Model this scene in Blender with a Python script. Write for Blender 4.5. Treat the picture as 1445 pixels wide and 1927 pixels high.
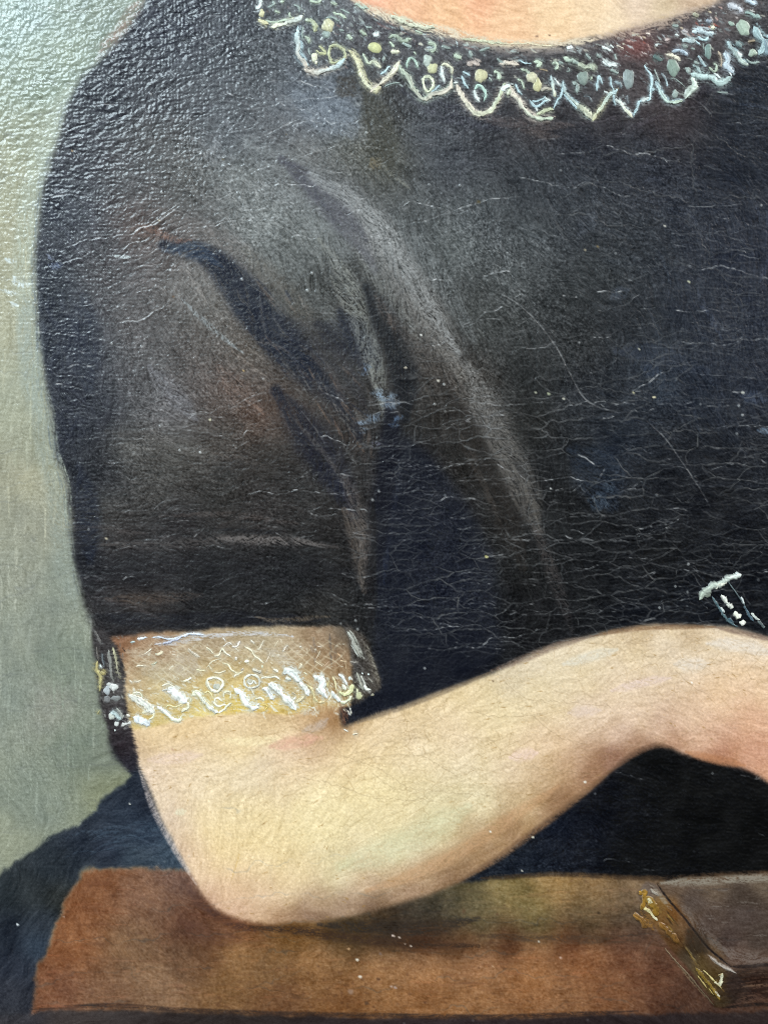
import bpy, math, random, time
import numpy as np
from math import radians

T0 = time.time()
for o in list(bpy.data.objects):
    bpy.data.objects.remove(o)
S = 0.0002                      # metres of canvas per unit of the painting's own measuring grid
CX, CY = 722.5, 963.5
scene = bpy.context.scene

# ---------------------------------------------------------------- camera
cam_d = bpy.data.cameras.new("camera")
cam = bpy.data.objects.new("camera", cam_d)
scene.collection.objects.link(cam)
CAM_DIST = 0.50
cam.location = (0, -CAM_DIST, 0)
cam.rotation_euler = (radians(90), 0, 0)
cam_d.sensor_width = 36.0
cam_d.lens = 36.0 * CAM_DIST / (1927 * S)
cam_d.clip_start = 0.01
cam_d.clip_end = 100
scene.camera = cam

# ---------------------------------------------------------------- world: dim neutral room
world = bpy.data.worlds.new("World")
scene.world = world
world.use_nodes = True
wb = world.node_tree.nodes["Background"]
wb.inputs[0].default_value = (0.55, 0.60, 0.66, 1)
wb.inputs[1].default_value = 0.03

# ---------------------------------------------------------------- lamps: a cool window up and to the left, unseen soft fills added for even diffuse light
def area(name, loc, target, sx, sy, power, col):
    d = bpy.data.lights.new(name, 'AREA')
    d.shape = 'RECTANGLE'; d.size = sx; d.size_y = sy
    d.energy = power; d.color = col
    o = bpy.data.objects.new(name, d)
    scene.collection.objects.link(o)
    o.location = loc
    import mathutils
    o.rotation_euler = (mathutils.Vector(target) - mathutils.Vector(loc)).to_track_quat('-Z', 'Y').to_euler()
    return o
area("window_light", (-0.69, -1.20, 0.88), (-0.05, 0, 0.05), 0.60, 0.60, 31.0, (0.78, 0.93, 1.0))
area("fill_light", (1.9, -1.0, 1.5), (0, 0, 0), 1.2, 0.9, 78.0, (1.0, 0.975, 0.94))
area("fill_light", (-1.7, -0.6, -0.5), (0, 0, 0), 0.9, 0.9, 20.0, (1.0, 0.97, 0.94))

scene.view_settings.view_transform = 'Standard'
scene.view_settings.look = 'None'
scene.view_settings.exposure = 0.0
scene.view_settings.gamma = 1.0
scene.render.engine = 'CYCLES'
scene.cycles.use_denoising = False
scene.cycles.use_adaptive_sampling = False
scene.cycles.filter_width = 1.1

# ==PAINT==
# The picture on the canvas, laid down in numpy as pigment colour, label and relief on a grid.
R = 1.75                                   # grid step in picture units
X0, X1, Y0, Y1 = -230.0, 1675.0, -230.0, 2157.0
NX = int((X1 - X0) / R) + 1
NY = int((Y1 - Y0) / R) + 1
gx = X0 + np.arange(NX) * R
gy = Y0 + np.arange(NY) * R
PX, PY = np.meshgrid(gx.astype(np.float32), gy.astype(np.float32))
rng = np.random.default_rng(7)
_fy = np.fft.fftfreq(NY)[:, None]; _fx = np.fft.rfftfreq(NX)[None, :]

def blur(a, sx, sy=None):                  # gaussian, sigma in picture units
    sy = sx if sy is None else sy
    k = np.exp(-2 * np.pi ** 2 * ((_fx * sx / R) ** 2 + (_fy * sy / R) ** 2))
    if a.ndim == 3:
        return np.stack([blur(a[..., i], sx, sy) for i in range(a.shape[2])], -1)
    return np.fft.irfft2(np.fft.rfft2(a) * k, s=(NY, NX)).astype(np.float32)

def noise(sx, sy=None):                    # gaussian noise, unit variance
    n = blur(rng.standard_normal((NY, NX)).astype(np.float32), sx, sy)
    return (n - n.mean()) / n.std()

def bilin(a, x, y):
    u = np.clip((x - X0) / R, 0, NX - 1.001); v = np.clip((y - Y0) / R, 0, NY - 1.001)
    i = u.astype(np.int32); j = v.astype(np.int32); fu = u - i; fv = v - j
    return (a[j, i] * (1 - fu) + a[j, i + 1] * fu) * (1 - fv) + (a[j + 1, i] * (1 - fu) + a[j + 1, i + 1] * fu) * fv

def spline(pts, closed=False, step=4.0):
    P = np.array(pts, float)
    if len(P) == 2 and not closed:
        n = max(2, int(np.hypot(*(P[1] - P[0])) / step)); t = np.linspace(0, 1, n)[:, None]
        return P[0] * (1 - t) + P[1] * t
    if closed:
        Q = np.vstack([P[-1], P, P[0], P[1]])
    else:
        Q = np.vstack([2 * P[0] - P[1], P, 2 * P[-1] - P[-2]])
    out = []
    for i in range(1, len(Q) - 2):
        n = max(2, int(np.hypot(*(Q[i + 1] - Q[i])) / step))
        t = np.linspace(0, 1, n, endpoint=False)[:, None]
        a, b, c, d = Q[i - 1], Q[i], Q[i + 1], Q[i + 2]
        out.append(0.5 * (2 * b + (c - a) * t + (2 * a - 5 * b + 4 * c - d) * t ** 2 + (3 * b - a - 3 * c + d) * t ** 3))
    if not closed:
        out.append(Q[-2][None])
    return np.vstack(out)

def polymask(pts, smooth=True):            # binary
    P = spline(pts, True) if smooth else np.array(pts, float)
    Q = np.roll(P, -1, 0)
    m = np.zeros((NY, NX), np.float32)
    for j in range(NY):
        y = gy[j] + 0.01
        k = ((P[:, 1] <= y) & (Q[:, 1] > y)) | ((Q[:, 1] <= y) & (P[:, 1] > y))
        if not k.any():
            continue
        a, b = P[k], Q[k]
        xs = np.sort(a[:, 0] + (y - a[:, 1]) / (b[:, 1] - a[:, 1]) * (b[:, 0] - a[:, 0]))
        for s, e in zip(xs[::2], xs[1::2]):
            i0 = int(np.ceil((s - X0) / R)); i1 = int(np.floor((e - X0) / R)) + 1
            m[j, max(i0, 0):max(min(i1, NX), 0)] = 1
    return m

def field(pts, power=2.6, soft=22.0, cell=10, sat=1.0):   # scattered colours -> smooth field
    P = np.array([(p[0], p[1]) for p in pts], np.float32); C = np.array([p[2] for p in pts], np.float32)
    xs = np.arange(X0, X1 + cell * 2, cell, dtype=np.float32); ys = np.arange(Y0, Y1 + cell * 2, cell, dtype=np.float32)
    gxx, gyy = np.meshgrid(xs, ys)
    W = 0; A = 0
    for p, c in zip(P, C):
        d2 = (gxx - p[0]) ** 2 + (gyy - p[1]) ** 2 + soft * soft
        w = d2 ** (-power / 2 * 1.35)
        W = W + w; A = A + w[..., None] * c
    F = A / W[..., None]
    u = (PX - X0) / cell; v = (PY - Y0) / cell
    i = u.astype(np.int32); j = v.astype(np.int32); fu = (u - i)[..., None]; fv = (v - j)[..., None]
    out = ((F[j, i] * (1 - fu) + F[j, i + 1] * fu) * (1 - fv) + (F[j + 1, i] * (1 - fu) + F[j + 1, i + 1] * fu) * fv).astype(np.float32)
    if sat < 1:
        mm = out @ np.array([.3, .59, .11], np.float32); ch = out - mm[..., None]; cb = blur(ch, 60)
        out = blur(mm, 5)[..., None] + (cb + (blur(ch, 12) - cb) * sat) * .96
    return out

def seg_dist(pts, pad, step=4.0, smooth=True):   # distance to path and position along it, in its bounding box
    P = spline(pts, False, step) if smooth else np.array(pts, float)
    x0, y0 = P.min(0) - pad; x1, y1 = P.max(0) + pad
    i0 = max(int((x0 - X0) / R), 0); i1 = min(int((x1 - X0) / R) + 2, NX)
    j0 = max(int((y0 - Y0) / R), 0); j1 = min(int((y1 - Y0) / R) + 2, NY)
    if i1 <= i0 or j1 <= j0:
        return None
    x = PX[j0:j1, i0:i1]; y = PY[j0:j1, i0:i1]
    best = np.full(x.shape, 1e9, np.float32); tt = np.zeros(x.shape, np.float32)
    L = np.hypot(*(P[1:] - P[:-1]).T); cum = np.concatenate([[0], np.cumsum(L)]); tot = max(cum[-1], 1e-6)
    for k in range(len(P) - 1):
        a, b = P[k], P[k + 1]; d = b - a; l2 = max(d @ d, 1e-9)
        t = np.clip(((x - a[0]) * d[0] + (y - a[1]) * d[1]) / l2, 0, 1)
        q = (x - a[0] - t * d[0]) ** 2 + (y - a[1] - t * d[1]) ** 2
        m = q < best
        best = np.where(m, q, best); tt = np.where(m, (cum[k] + t * L[k]) / tot, tt)
    return (slice(j0, j1), slice(i0, i1)), np.sqrt(best), tt

def stroke(img, pts, w, col, alpha=1.0, soft=0.5, taper=0.15, streak=0.35, col2=None, mask=None):
    r = seg_dist(pts, w * 0.75 + 3)
    if r is None:
        return
    sl, d, t = r
    ww = w / 2 * np.clip(np.minimum(t, 1 - t) / max(taper, 1e-3), 0.15, 1) ** 0.6
    e = np.maximum(ww * soft, 0.9)
    a = np.clip((ww + e * 0.5 - d) / e, 0, 1); a = a * a * (3 - 2 * a)
    a = a * alpha * np.clip(1 + streak * LIC[sl], 0, 1.35)
    if mask is not None:
        a = a * mask[sl]
    a = np.clip(a, 0, 1)[..., None]
    c = np.array(col, np.float32)
    if col2 is not None:
        c = c + (np.array(col2, np.float32) - c) * t[..., None]
    img[sl] = img[sl] * (1 - a) + c * a

def mix(img, col, m):
    m = np.clip(m, 0, 1)[..., None]
    return img * (1 - m) + np.asarray(col, np.float32) * m

# ---- direction of the brush work, then streaks by smearing noise along it
DIRS = [(-50, 100, 80), (0, 500, 88), (40, 900, 90), (60, 1200, 88), (60, 1450, 75), (180, 60, 150), (200, 250, 155), (330, 150, 155),
        (150, 500, 60), (250, 500, 150), (200, 750, 95), (330, 600, 48), (450, 650, 50), (300, 850, 5), (250, 1000, 0), (450, 1000, 3), (400, 1120, 2), (600, 1130, 2),
        (450, 300, 35), (560, 420, 50), (620, 330, 45), (600, 560, 52), (700, 500, 60), (700, 700, 75), (740, 900, 88), (720, 1150, 88), (800, 1100, 84), (800, 400, 52), (830, 600, 62),
        (900, 500, 60), (950, 700, 65), (900, 850, 66), (1000, 1000, 70), (1000, 330, 70), (1100, 500, 20), (1300, 300, 5), (1350, 500, 80), (1300, 700, 75), (1200, 850, 10), (1300, 1050, 5), (900, 250, 10), (1100, 230, 5),
        (1000, 30, 3), (700, 200, 60), (600, 200, 30), (800, 60, 25),
        (300, 1400, 170), (450, 1420, 172), (350, 1550, 100), (450, 1580, 110), (560, 1600, 120), (600, 1480, 140), (700, 1500, 130), (800, 1450, 150), (950, 1350, 150), (1150, 1280, 165), (1350, 1250, 2), (1350, 1400, 15), (1000, 1480, 148), (900, 1590, 150), (700, 1680, 168),
        (100, 1650, 120), (250, 1560, 160), (60, 1800, 115), (250, 1750, 60), (500, 1830, 5), (900, 1850, 2), (1100, 1700, 3), (1400, 1740, 2), (1280, 1780, 50), (150, 1860, 2), (350, 1850, 0), (700, 1790, 2), (700, 1870, 0), (1000, 1700, 1), (1000, 1790, 2), (1200, 1800, 2), (1200, 1700, 2), (250, 1690, 20),
        (1300, 1530, 5), (450, 1240, 5), (300, 1290, 20), (680, 1260, 70)]
_d = field([(x, y, (math.cos(2 * radians(a)), math.sin(2 * radians(a)), 0)) for x, y, a in DIRS], power=3.0, soft=40)
ANG = 0.5 * np.arctan2(_d[..., 1], _d[..., 0]) + 0.16 * noise(30) + .22 * noise(9)
def lic(n0, steps, h, ang):
    c, s = np.cos(ang) * h, np.sin(ang) * h
    acc = n0.copy()
    ci, si = c / R, s / R
    jj, ii = np.meshgrid(np.arange(NY, dtype=np.float32), np.arange(NX, dtype=np.float32), indexing='ij')
    for sg in (1, -1):
        x = ii.copy(); y = jj.copy()
        for k in range(steps):
            a = np.clip(x + .5, 0, NX - 1).astype(np.int32); b = np.clip(y + .5, 0, NY - 1).astype(np.int32)
            x = x + sg * ci[b, a]; y = y + sg * si[b, a]
            a = np.clip(x + .5, 0, NX - 1).astype(np.int32); b = np.clip(y + .5, 0, NY - 1).astype(np.int32)
            acc = acc + n0[b, a]
    acc = acc - blur(acc, 14)
    return acc / acc.std()
LIC = .62 * lic(rng.standard_normal((NY, NX)).astype(np.float32), 5, 1.9, ANG) + .5 * lic(rng.standard_normal((NY, NX)).astype(np.float32), 5, 1.9, ANG + .35 * noise(26)) + .35 * noise(1.0) # fine hairs
LIC = LIC / LIC.std()
LIC2 = lic(blur(rng.standard_normal((NY, NX)).astype(np.float32), 2.4), 4, 4.5, ANG)  # broader bristle marks
FINE = noise(1.1); GRAIN = noise(2.2); MOT = noise(9.0); BIG = noise(34.0); BIG2 = noise(60.0)
WX = .7 * noise(4) + 1.3 * noise(18); WY = .7 * noise(4) + 1.3 * noise(18)

def region(pts, soft=3.0, warp=1.0, smooth=True):
    m = polymask(pts, smooth)
    s = blur(m, soft)
    if warp:
        s = bilin(s, PX + WX * warp + 1.5 * LIC * np.cos(ANG) * min(warp, 1), PY + WY * warp + 1.5 * LIC * np.sin(ANG) * min(warp, 1))
    return np.clip(s, 0, 1).astype(np.float32)

# ---- outlines (picture units)
P_DRESS = [(430, -260), (330, -120), (290, -30), (277, 0), (239, 62), (187, 118), (152, 156), (128, 208), (100, 287), (83, 339), (74, 398), (67, 500), (70, 566), (74, 636), (83, 722), (99, 784), (107, 843), (128, 912), (133, 980), (138, 1029), (149, 1098), (172, 1168), (178, 1200), (190, 1299), (203, 1368), (212, 1410), (250, 1450),
           (400, 1500), (900, 1700), (1300, 1720), (1720, 1700), (1720, -260)]
P_CHAIR = [(262, 1440), (242, 1472), (189, 1507), (163, 1541), (97, 1576), (45, 1614), (0, 1652), (-60, 1690), (-260, 1760), (-260, 2200), (90, 2200), (80, 1925), (66, 1890), (66, 1860), (72, 1825), (86, 1794), (114, 1725), (121, 1697), (152, 1648), (187, 1635), (332, 1633), (420, 1660), (400, 1500)]
P_TABLE = [(69, 1830), (86, 1794), (114, 1725), (123, 1690), (152, 1650), (187, 1636), (332, 1634), (500, 1670), (800, 1665), (899, 1655), (945, 1650), (1049, 1644), (1201, 1650), (1291, 1649), (1443, 1638), (1720, 1630), (1720, 2200), (30, 2200), (60, 1900)]
P_ARM = [(236, 1330), (242, 1368), (254, 1420), (273, 1468), (298, 1527), (325, 1583), (356, 1641), (384, 1686), (412, 1714), (460, 1733), (498, 1739), (539, 1738), (601, 1732), (664, 1724), (712, 1711), (774, 1693), (816, 1680), (864, 1660), (899, 1638), (945, 1610), (980, 1583), (1049, 1531), (1083, 1505), (1118, 1479), (1153, 1448), (1187, 1422), (1229, 1404), (1256, 1407), (1291, 1420), (1343, 1434), (1395, 1446), (1429, 1462), (1460, 1482), (1560, 1540), (1720, 1600),
         (1720, 1260), (1560, 1225), (1445, 1199), (1395, 1186), (1343, 1177), (1256, 1176), (1187, 1181), (1101, 1199), (1031, 1219), (980, 1240), (920, 1268), (885, 1282), (816, 1306), (764, 1327), (712, 1344), (664, 1362), (645, 1367), (641, 1345), (640, 1310), (640, 1250), (500, 1240), (300, 1250), (232, 1280)]
P_CUFF = [(206, 1200), (256, 1193), (346, 1187), (430, 1182), (500, 1179), (560, 1178), (628, 1177), (645, 1182), (655, 1200), (662, 1240), (664, 1290), (662, 1325), (640, 1328), (600, 1325), (556, 1340), (491, 1339), (412, 1345), (339, 1356), (280, 1368), (244, 1368), (235, 1300), (226, 1240), (208, 1215)]
P_NECK = [(600, -260), (640, -60), (671, 2), (712, 24), (764, 44), (816, 60), (868, 74), (920, 84), (970, 88), (1049, 83), (1118, 73), (1187, 56), (1239, 42), (1291, 24), (1343, 5), (1400, -30), (1470, -100), (1500, -260)]
P_COLLAR = [(455, -260), (470, -60), (483, 0), (487, 40), (520, 55), (551, 50), (560, 104), (574, 135), (598, 140), (628, 128), (652, 100), (671, 125), (690, 165), (706, 173), (732, 148), (752, 122), (771, 160), (795, 190), (825, 182), (852, 158), (871, 190), (896, 215), (922, 210), (945, 172), (980, 200), (1004, 225), (1030, 218), (1057, 172), (1083, 208), (1115, 230), (1134, 206), (1152, 184), (1170, 212), (1180, 228), (1200, 210), (1226, 182), (1240, 176), (1260, 198), (1286, 194), (1312, 148), (1350, 163), (1380, 146), (1396, 110), (1440, 112), (1500, 60), (1580, -60), (1600, -260)]
P_BOOK = [(1213, 1662), (1236, 1660), (1340, 1655), (1443, 1648), (1720, 1640), (1720, 1885), (1445, 1880), (1352, 1896), (1338, 1880), (1300, 1828), (1256, 1780), (1218, 1725), (1200, 1690)]
P_COVER = [(1238, 1668), (1340, 1662), (1443, 1655), (1720, 1648), (1720, 1812), (1445, 1817), (1374, 1820), (1340, 1785), (1292, 1732), (1256, 1694)]
P_PAGES = [(1213, 1662), (1238, 1668), (1256, 1694), (1292, 1732), (1340, 1785), (1376, 1822), (1366, 1860), (1352, 1894), (1338, 1880), (1300, 1828), (1256, 1780), (1218, 1725), (1200, 1690)]

# ---- colour fields
BACK = field([(-200, -100, (150, 165, 155)), (20, 20, (146, 160, 150)), (100, 150, (136, 146, 130)), (220, 20, (128, 138, 125)), (100, 270, (142, 145, 124)), (20, 350, (153, 152, 128)), (30, 450, (160, 156, 130)), (30, 600, (160, 157, 133)), (20, 750, (160, 160, 138)), (80, 850, (150, 150, 130)), (50, 900, (163, 158, 134)), (60, 980, (150, 148, 130)),
              (40, 1080, (146, 146, 130)), (120, 1100, (138, 142, 128)), (40, 1180, (141, 144, 130)), (120, 1250, (131, 137, 121)), (30, 1320, (136, 141, 128)), (90, 1330, (140, 140, 128)), (150, 1400, (124, 131, 116)), (200, 1420, (126, 131, 115)), (80, 1500, (132, 138, 124)), (210, 1485, (138, 140, 112)), (20, 1600, (150, 152, 130)), (-200, 1400, (138, 142, 128)), (-200, 700, (158, 156, 134))])
DRESS = field([(300, 40, (38, 40, 52)), (200, 170, (34, 36, 46)), (430, 40, (48, 50, 58)), (480, 120, (60, 62, 66)), (400, 150, (58, 60, 66)), (300, 180, (52, 52, 58)), (300, 260, (66, 63, 62)), (450, 330, (104, 105, 103)), (350, 330, (78, 76, 73)), (240, 330, (66, 63, 64)), (150, 300, (44, 44, 52)), (100, 400, (32, 36, 48)), (140, 410, (44, 46, 56)), (90, 550, (28, 33, 46)), (85, 650, (31, 36, 50)), (140, 640, (40, 43, 55)), (120, 800, (31, 35, 48)), (180, 760, (42, 44, 54)), (150, 900, (29, 32, 42)), (190, 890, (42, 42, 46)), (160, 1050, (27, 28, 36)),
               (200, 450, (62, 60, 64)), (250, 430, (82, 66, 60)), (300, 470, (86, 78, 76)), (200, 520, (72, 68, 69)), (250, 600, (86, 81, 80)), (350, 540, (104, 99, 95)), (400, 580, (100, 95, 90)), (460, 650, (88, 79, 71)), (400, 660, (82, 75, 70)), (300, 680, (84, 80, 79)), (260, 730, (76, 73, 74)), (320, 770, (100, 96, 97)), (380, 700, (86, 76, 72)), (430, 740, (92, 76, 68)), (490, 790, (86, 64, 52)), (420, 830, (70, 62, 56)), (250, 850, (80, 76, 71)), (330, 850, (84, 80, 75)), (300, 920, (68, 64, 60)), (500, 860, (58, 52, 47)), (560, 900, (44, 40, 38)), (420, 930, (48, 45, 42)),
               (210, 1010, (56, 50, 48)), (200, 960, (60, 56, 52)), (330, 985, (44, 40, 41)), (480, 960, (50, 44, 42)), (300, 1050, (52, 48, 48)), (250, 1090, (38, 37, 42)), (400, 1090, (36, 35, 36)), (550, 1090, (22, 22, 24)), (640, 960, (44, 40, 38)), (640, 1040, (34, 31, 30)), (600, 1150, (42, 39, 36)), (400, 1150, (32, 31, 33)), (230, 1150, (38, 36, 40)), (250, 1128, (66, 54, 46)), (700, 1170, (26, 24, 24)), (680, 1240, (38, 36, 34)),
               (560, 200, (92, 97, 105)), (640, 190, (98, 105, 116)), (640, 230, (100, 106, 114)), (520, 260, (90, 90, 92)), (570, 290, (100, 98, 96)), (710, 160, (60, 58, 52)), (720, 220, (64, 62, 56)), (720, 290, (78, 76, 66)), (660, 270, (84, 82, 74)), (500, 420, (112, 114, 112)), (560, 480, (96, 98, 96)), (600, 420, (104, 106, 103)), (600, 540, (60, 60, 58)), (650, 600, (56, 54, 51)), (540, 560, (76, 74, 70)), (630, 380, (90, 90, 92)),
               (760, 180, (58, 58, 62)), (800, 240, (60, 62, 68)), (850, 300, (64, 66, 72)), (900, 400, (78, 81, 83)), (850, 460, (90, 93, 92)), (800, 420, (78, 80, 80)), (1000, 330, (54, 57, 62)), (1000, 450, (72, 75, 77)), (960, 520, (78, 80, 80)), (1080, 430, (54, 57, 62)), (1100, 350, (46, 50, 57)), (1000, 230, (54, 48, 50)), (930, 240, (46, 46, 52)), (1120, 230, (52, 47, 50)), (1100, 270, (38, 41, 51)), (1200, 300, (38, 42, 52)), (1250, 210, (60, 50, 52)), (1400, 170, (30, 36, 46)), (1400, 300, (30, 35, 46)), (1300, 400, (38, 43, 54)), (1400, 480, (39, 44, 57)), (1300, 550, (40, 45, 56)), (1400, 620, (37, 42, 54)), (1200, 460, (44, 48, 54)), (1120, 520, (52, 55, 57)), (1060, 560, (50, 52, 53)), (1180, 600, (40, 43, 48)),
               (950, 620, (58, 59, 58)), (900, 590, (68, 69, 67)), (1000, 700, (38, 39, 39)), (1080, 640, (41, 42, 43)), (1100, 760, (34, 37, 43)), (1230, 700, (38, 44, 54)), (1320, 740, (34, 40, 52)), (1400, 720, (36, 41, 53)), (1150, 850, (28, 35, 47)), (1070, 860, (30, 31, 34)), (1000, 800, (34, 33, 31)), (1300, 850, (26, 29, 36)), (1420, 880, (28, 31, 38)), (1350, 950, (20, 22, 28)), (1250, 950, (20, 22, 28)), (1100, 1000, (19, 20, 23)), (1250, 1050, (14, 15, 18)), (1100, 1120, (18, 19, 22)), (1000, 1180, (20, 19, 21)), (1300, 1130, (13, 17, 26)), (1400, 1050, (14, 17, 24)), (1200, 1150, (15, 18, 26)), (1050, 950, (24, 24, 25)),
               (850, 800, (42, 38, 34)), (820, 700, (54, 49, 45)), (780, 640, (62, 58, 55)), (880, 720, (66, 60, 55)), (870, 880, (36, 32, 28)), (940, 990, (32, 29, 27)), (980, 1080, (26, 25, 24)), (800, 900, (26, 25, 30)), (780, 1000, (17, 21, 36)), (760, 1150, (15, 18, 30)), (850, 1100, (16, 20, 34)), (850, 1230, (13, 14, 20)), (750, 1290, (15, 18, 28)), (930, 1180, (16, 17, 22)), (1100, 1570, (15, 19, 31)), (1050, 1570, (18, 24, 38)), (980, 1620, (24, 31, 43)), (1150, 1520, (11, 13, 21)), (1300, 1530, (5, 6, 9)), (1200, 1610, (8, 9, 12)), (1420, 1580, (4, 5, 7)), (1240, 1430, (8, 9, 11)), (225, 1400, (32, 26, 30)), (240, 1430, (36, 40, 50)),
               (430, 260, (84, 86, 90)), (1000, 130, (44, 40, 42)), (850, 100, (46, 44, 48)), (700, 60, (56, 54, 60)), (620, 60, (62, 66, 74)), (1200, 110, (70, 52, 54)), (1350, 80, (50, 42, 46)), (1650, 600, (34, 38, 50)), (1650, 1100, (13, 16, 22))], sat=.8)
CHAIR = field([(242, 1480, (32, 38, 48)), (280, 1510, (26, 31, 42)), (230, 1540, (38, 46, 58)), (280, 1570, (42, 52, 66)), (320, 1610, (56, 68, 80)), (160, 1580, (34, 40, 50)), (200, 1600, (36, 42, 54)), (260, 1615, (50, 60, 70)), (100, 1630, (34, 40, 46)), (60, 1680, (40, 44, 46)), (20, 1680, (36, 42, 46)), (20, 1760, (28, 33, 42)), (80, 1740, (40, 46, 54)), (70, 1780, (50, 60, 72)), (30, 1820, (32, 37, 48)), (20, 1870, (44, 46, 54)), (40, 1890, (38, 40, 48)), (-150, 1800, (32, 36, 46)), (20, 1920, (42, 42, 46)), (110, 1690, (36, 38, 36)), (160, 1630, (38, 44, 52))])
TABLE = field([(200, 1655, (122, 72, 44)), (160, 1700, (124, 74, 46)), (250, 1670, (122, 82, 62)), (330, 1650, (108, 76, 66)), (300, 1700, (116, 80, 62)), (250, 1780, (124, 88, 62)), (130, 1780, (132, 78, 46)), (300, 1850, (136, 98, 72)), (110, 1870, (122, 76, 54)), (200, 1880, (122, 84, 62)), (350, 1740, (96, 60, 46)), (380, 1790, (98, 64, 44)), (340, 1810, (106, 74, 54)), (450, 1790, (140, 94, 54)), (430, 1860, (124, 84, 50)), (500, 1830, (128, 88, 54)), (520, 1880, (104, 66, 42)), (600, 1800, (144, 96, 58)), (600, 1850, (130, 86, 52)), (640, 1890, (122, 76, 42)), (720, 1830, (146, 96, 58)), (800, 1830, (160, 104, 64)), (800, 1880, (140, 90, 54)), (900, 1820, (158, 102, 66)), (900, 1870, (148, 98, 62)), (1000, 1830, (154, 96, 56)), (1060, 1870, (140, 92, 60)), (1150, 1850, (132, 82, 52)), (1100, 1800, (146, 86, 50)), (1180, 1800, (112, 66, 44)), (1250, 1850, (92, 56, 40)), (1290, 1890, (66, 42, 34)), (1000, 1795, (142, 88, 54)),
               (950, 1675, (128, 104, 62)), (1050, 1668, (150, 110, 66)), (1120, 1672, (142, 104, 68)), (1180, 1680, (120, 92, 68)), (1000, 1710, (132, 108, 64)), (900, 1700, (104, 88, 58)), (1100, 1710, (116, 90, 60)), (1180, 1720, (84, 68, 52)), (860, 1700, (72, 64, 48)), (800, 1725, (52, 48, 42)), (900, 1735, (82, 72, 50)), (1000, 1742, (92, 80, 54)), (1100, 1745, (72, 60, 46)), (1190, 1750, (74, 56, 48)), (560, 1748, (110, 72, 34)), (640, 1752, (74, 56, 34)), (720, 1752, (58, 44, 32)), (800, 1762, (66, 40, 28)), (880, 1768, (84, 54, 36)), (960, 1772, (80, 48, 34)), (1080, 1772, (98, 56, 38)), (1180, 1775, (92, 58, 46)), (450, 1745, (110, 66, 44)), (1600, 1850, (60, 44, 38))], power=3.2, soft=14, sat=.72)
BOOK = field([(1260, 1668, (118, 106, 94)), (1340, 1662, (122, 112, 100)), (1430, 1655, (122, 114, 102)), (1300, 1700, (100, 92, 88)), (1400, 1690, (82, 74, 68)), (1400, 1720, (92, 84, 82)), (1330, 1740, (96, 86, 82)), (1370, 1770, (84, 74, 72)), (1430, 1770, (86, 78, 74)), (1380, 1800, (112, 96, 88)), (1430, 1808, (110, 96, 88)), (1600, 1740, (90, 82, 78)),
              (1225, 1675, (120, 106, 90)), (1240, 1705, (150, 116, 60)), (1262, 1722, (132, 92, 46)), (1280, 1745, (126, 96, 62)), (1270, 1770, (98, 68, 36)), (1300, 1760, (84, 64, 44)), (1300, 1790, (58, 46, 30)), (1320, 1810, (92, 74, 40)), (1345, 1840, (86, 68, 34)), (1300, 1810, (96, 82, 60)), (1352, 1885, (70, 56, 34)), (1340, 1800, (112, 92, 66)),
              (1380, 1850, (62, 48, 40)), (1430, 1840, (52, 38, 32)), (1430, 1870, (56, 40, 34)), (1390, 1880, (52, 40, 32)), (1600, 1860, (50, 38, 32))], power=3.4, soft=9)
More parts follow.
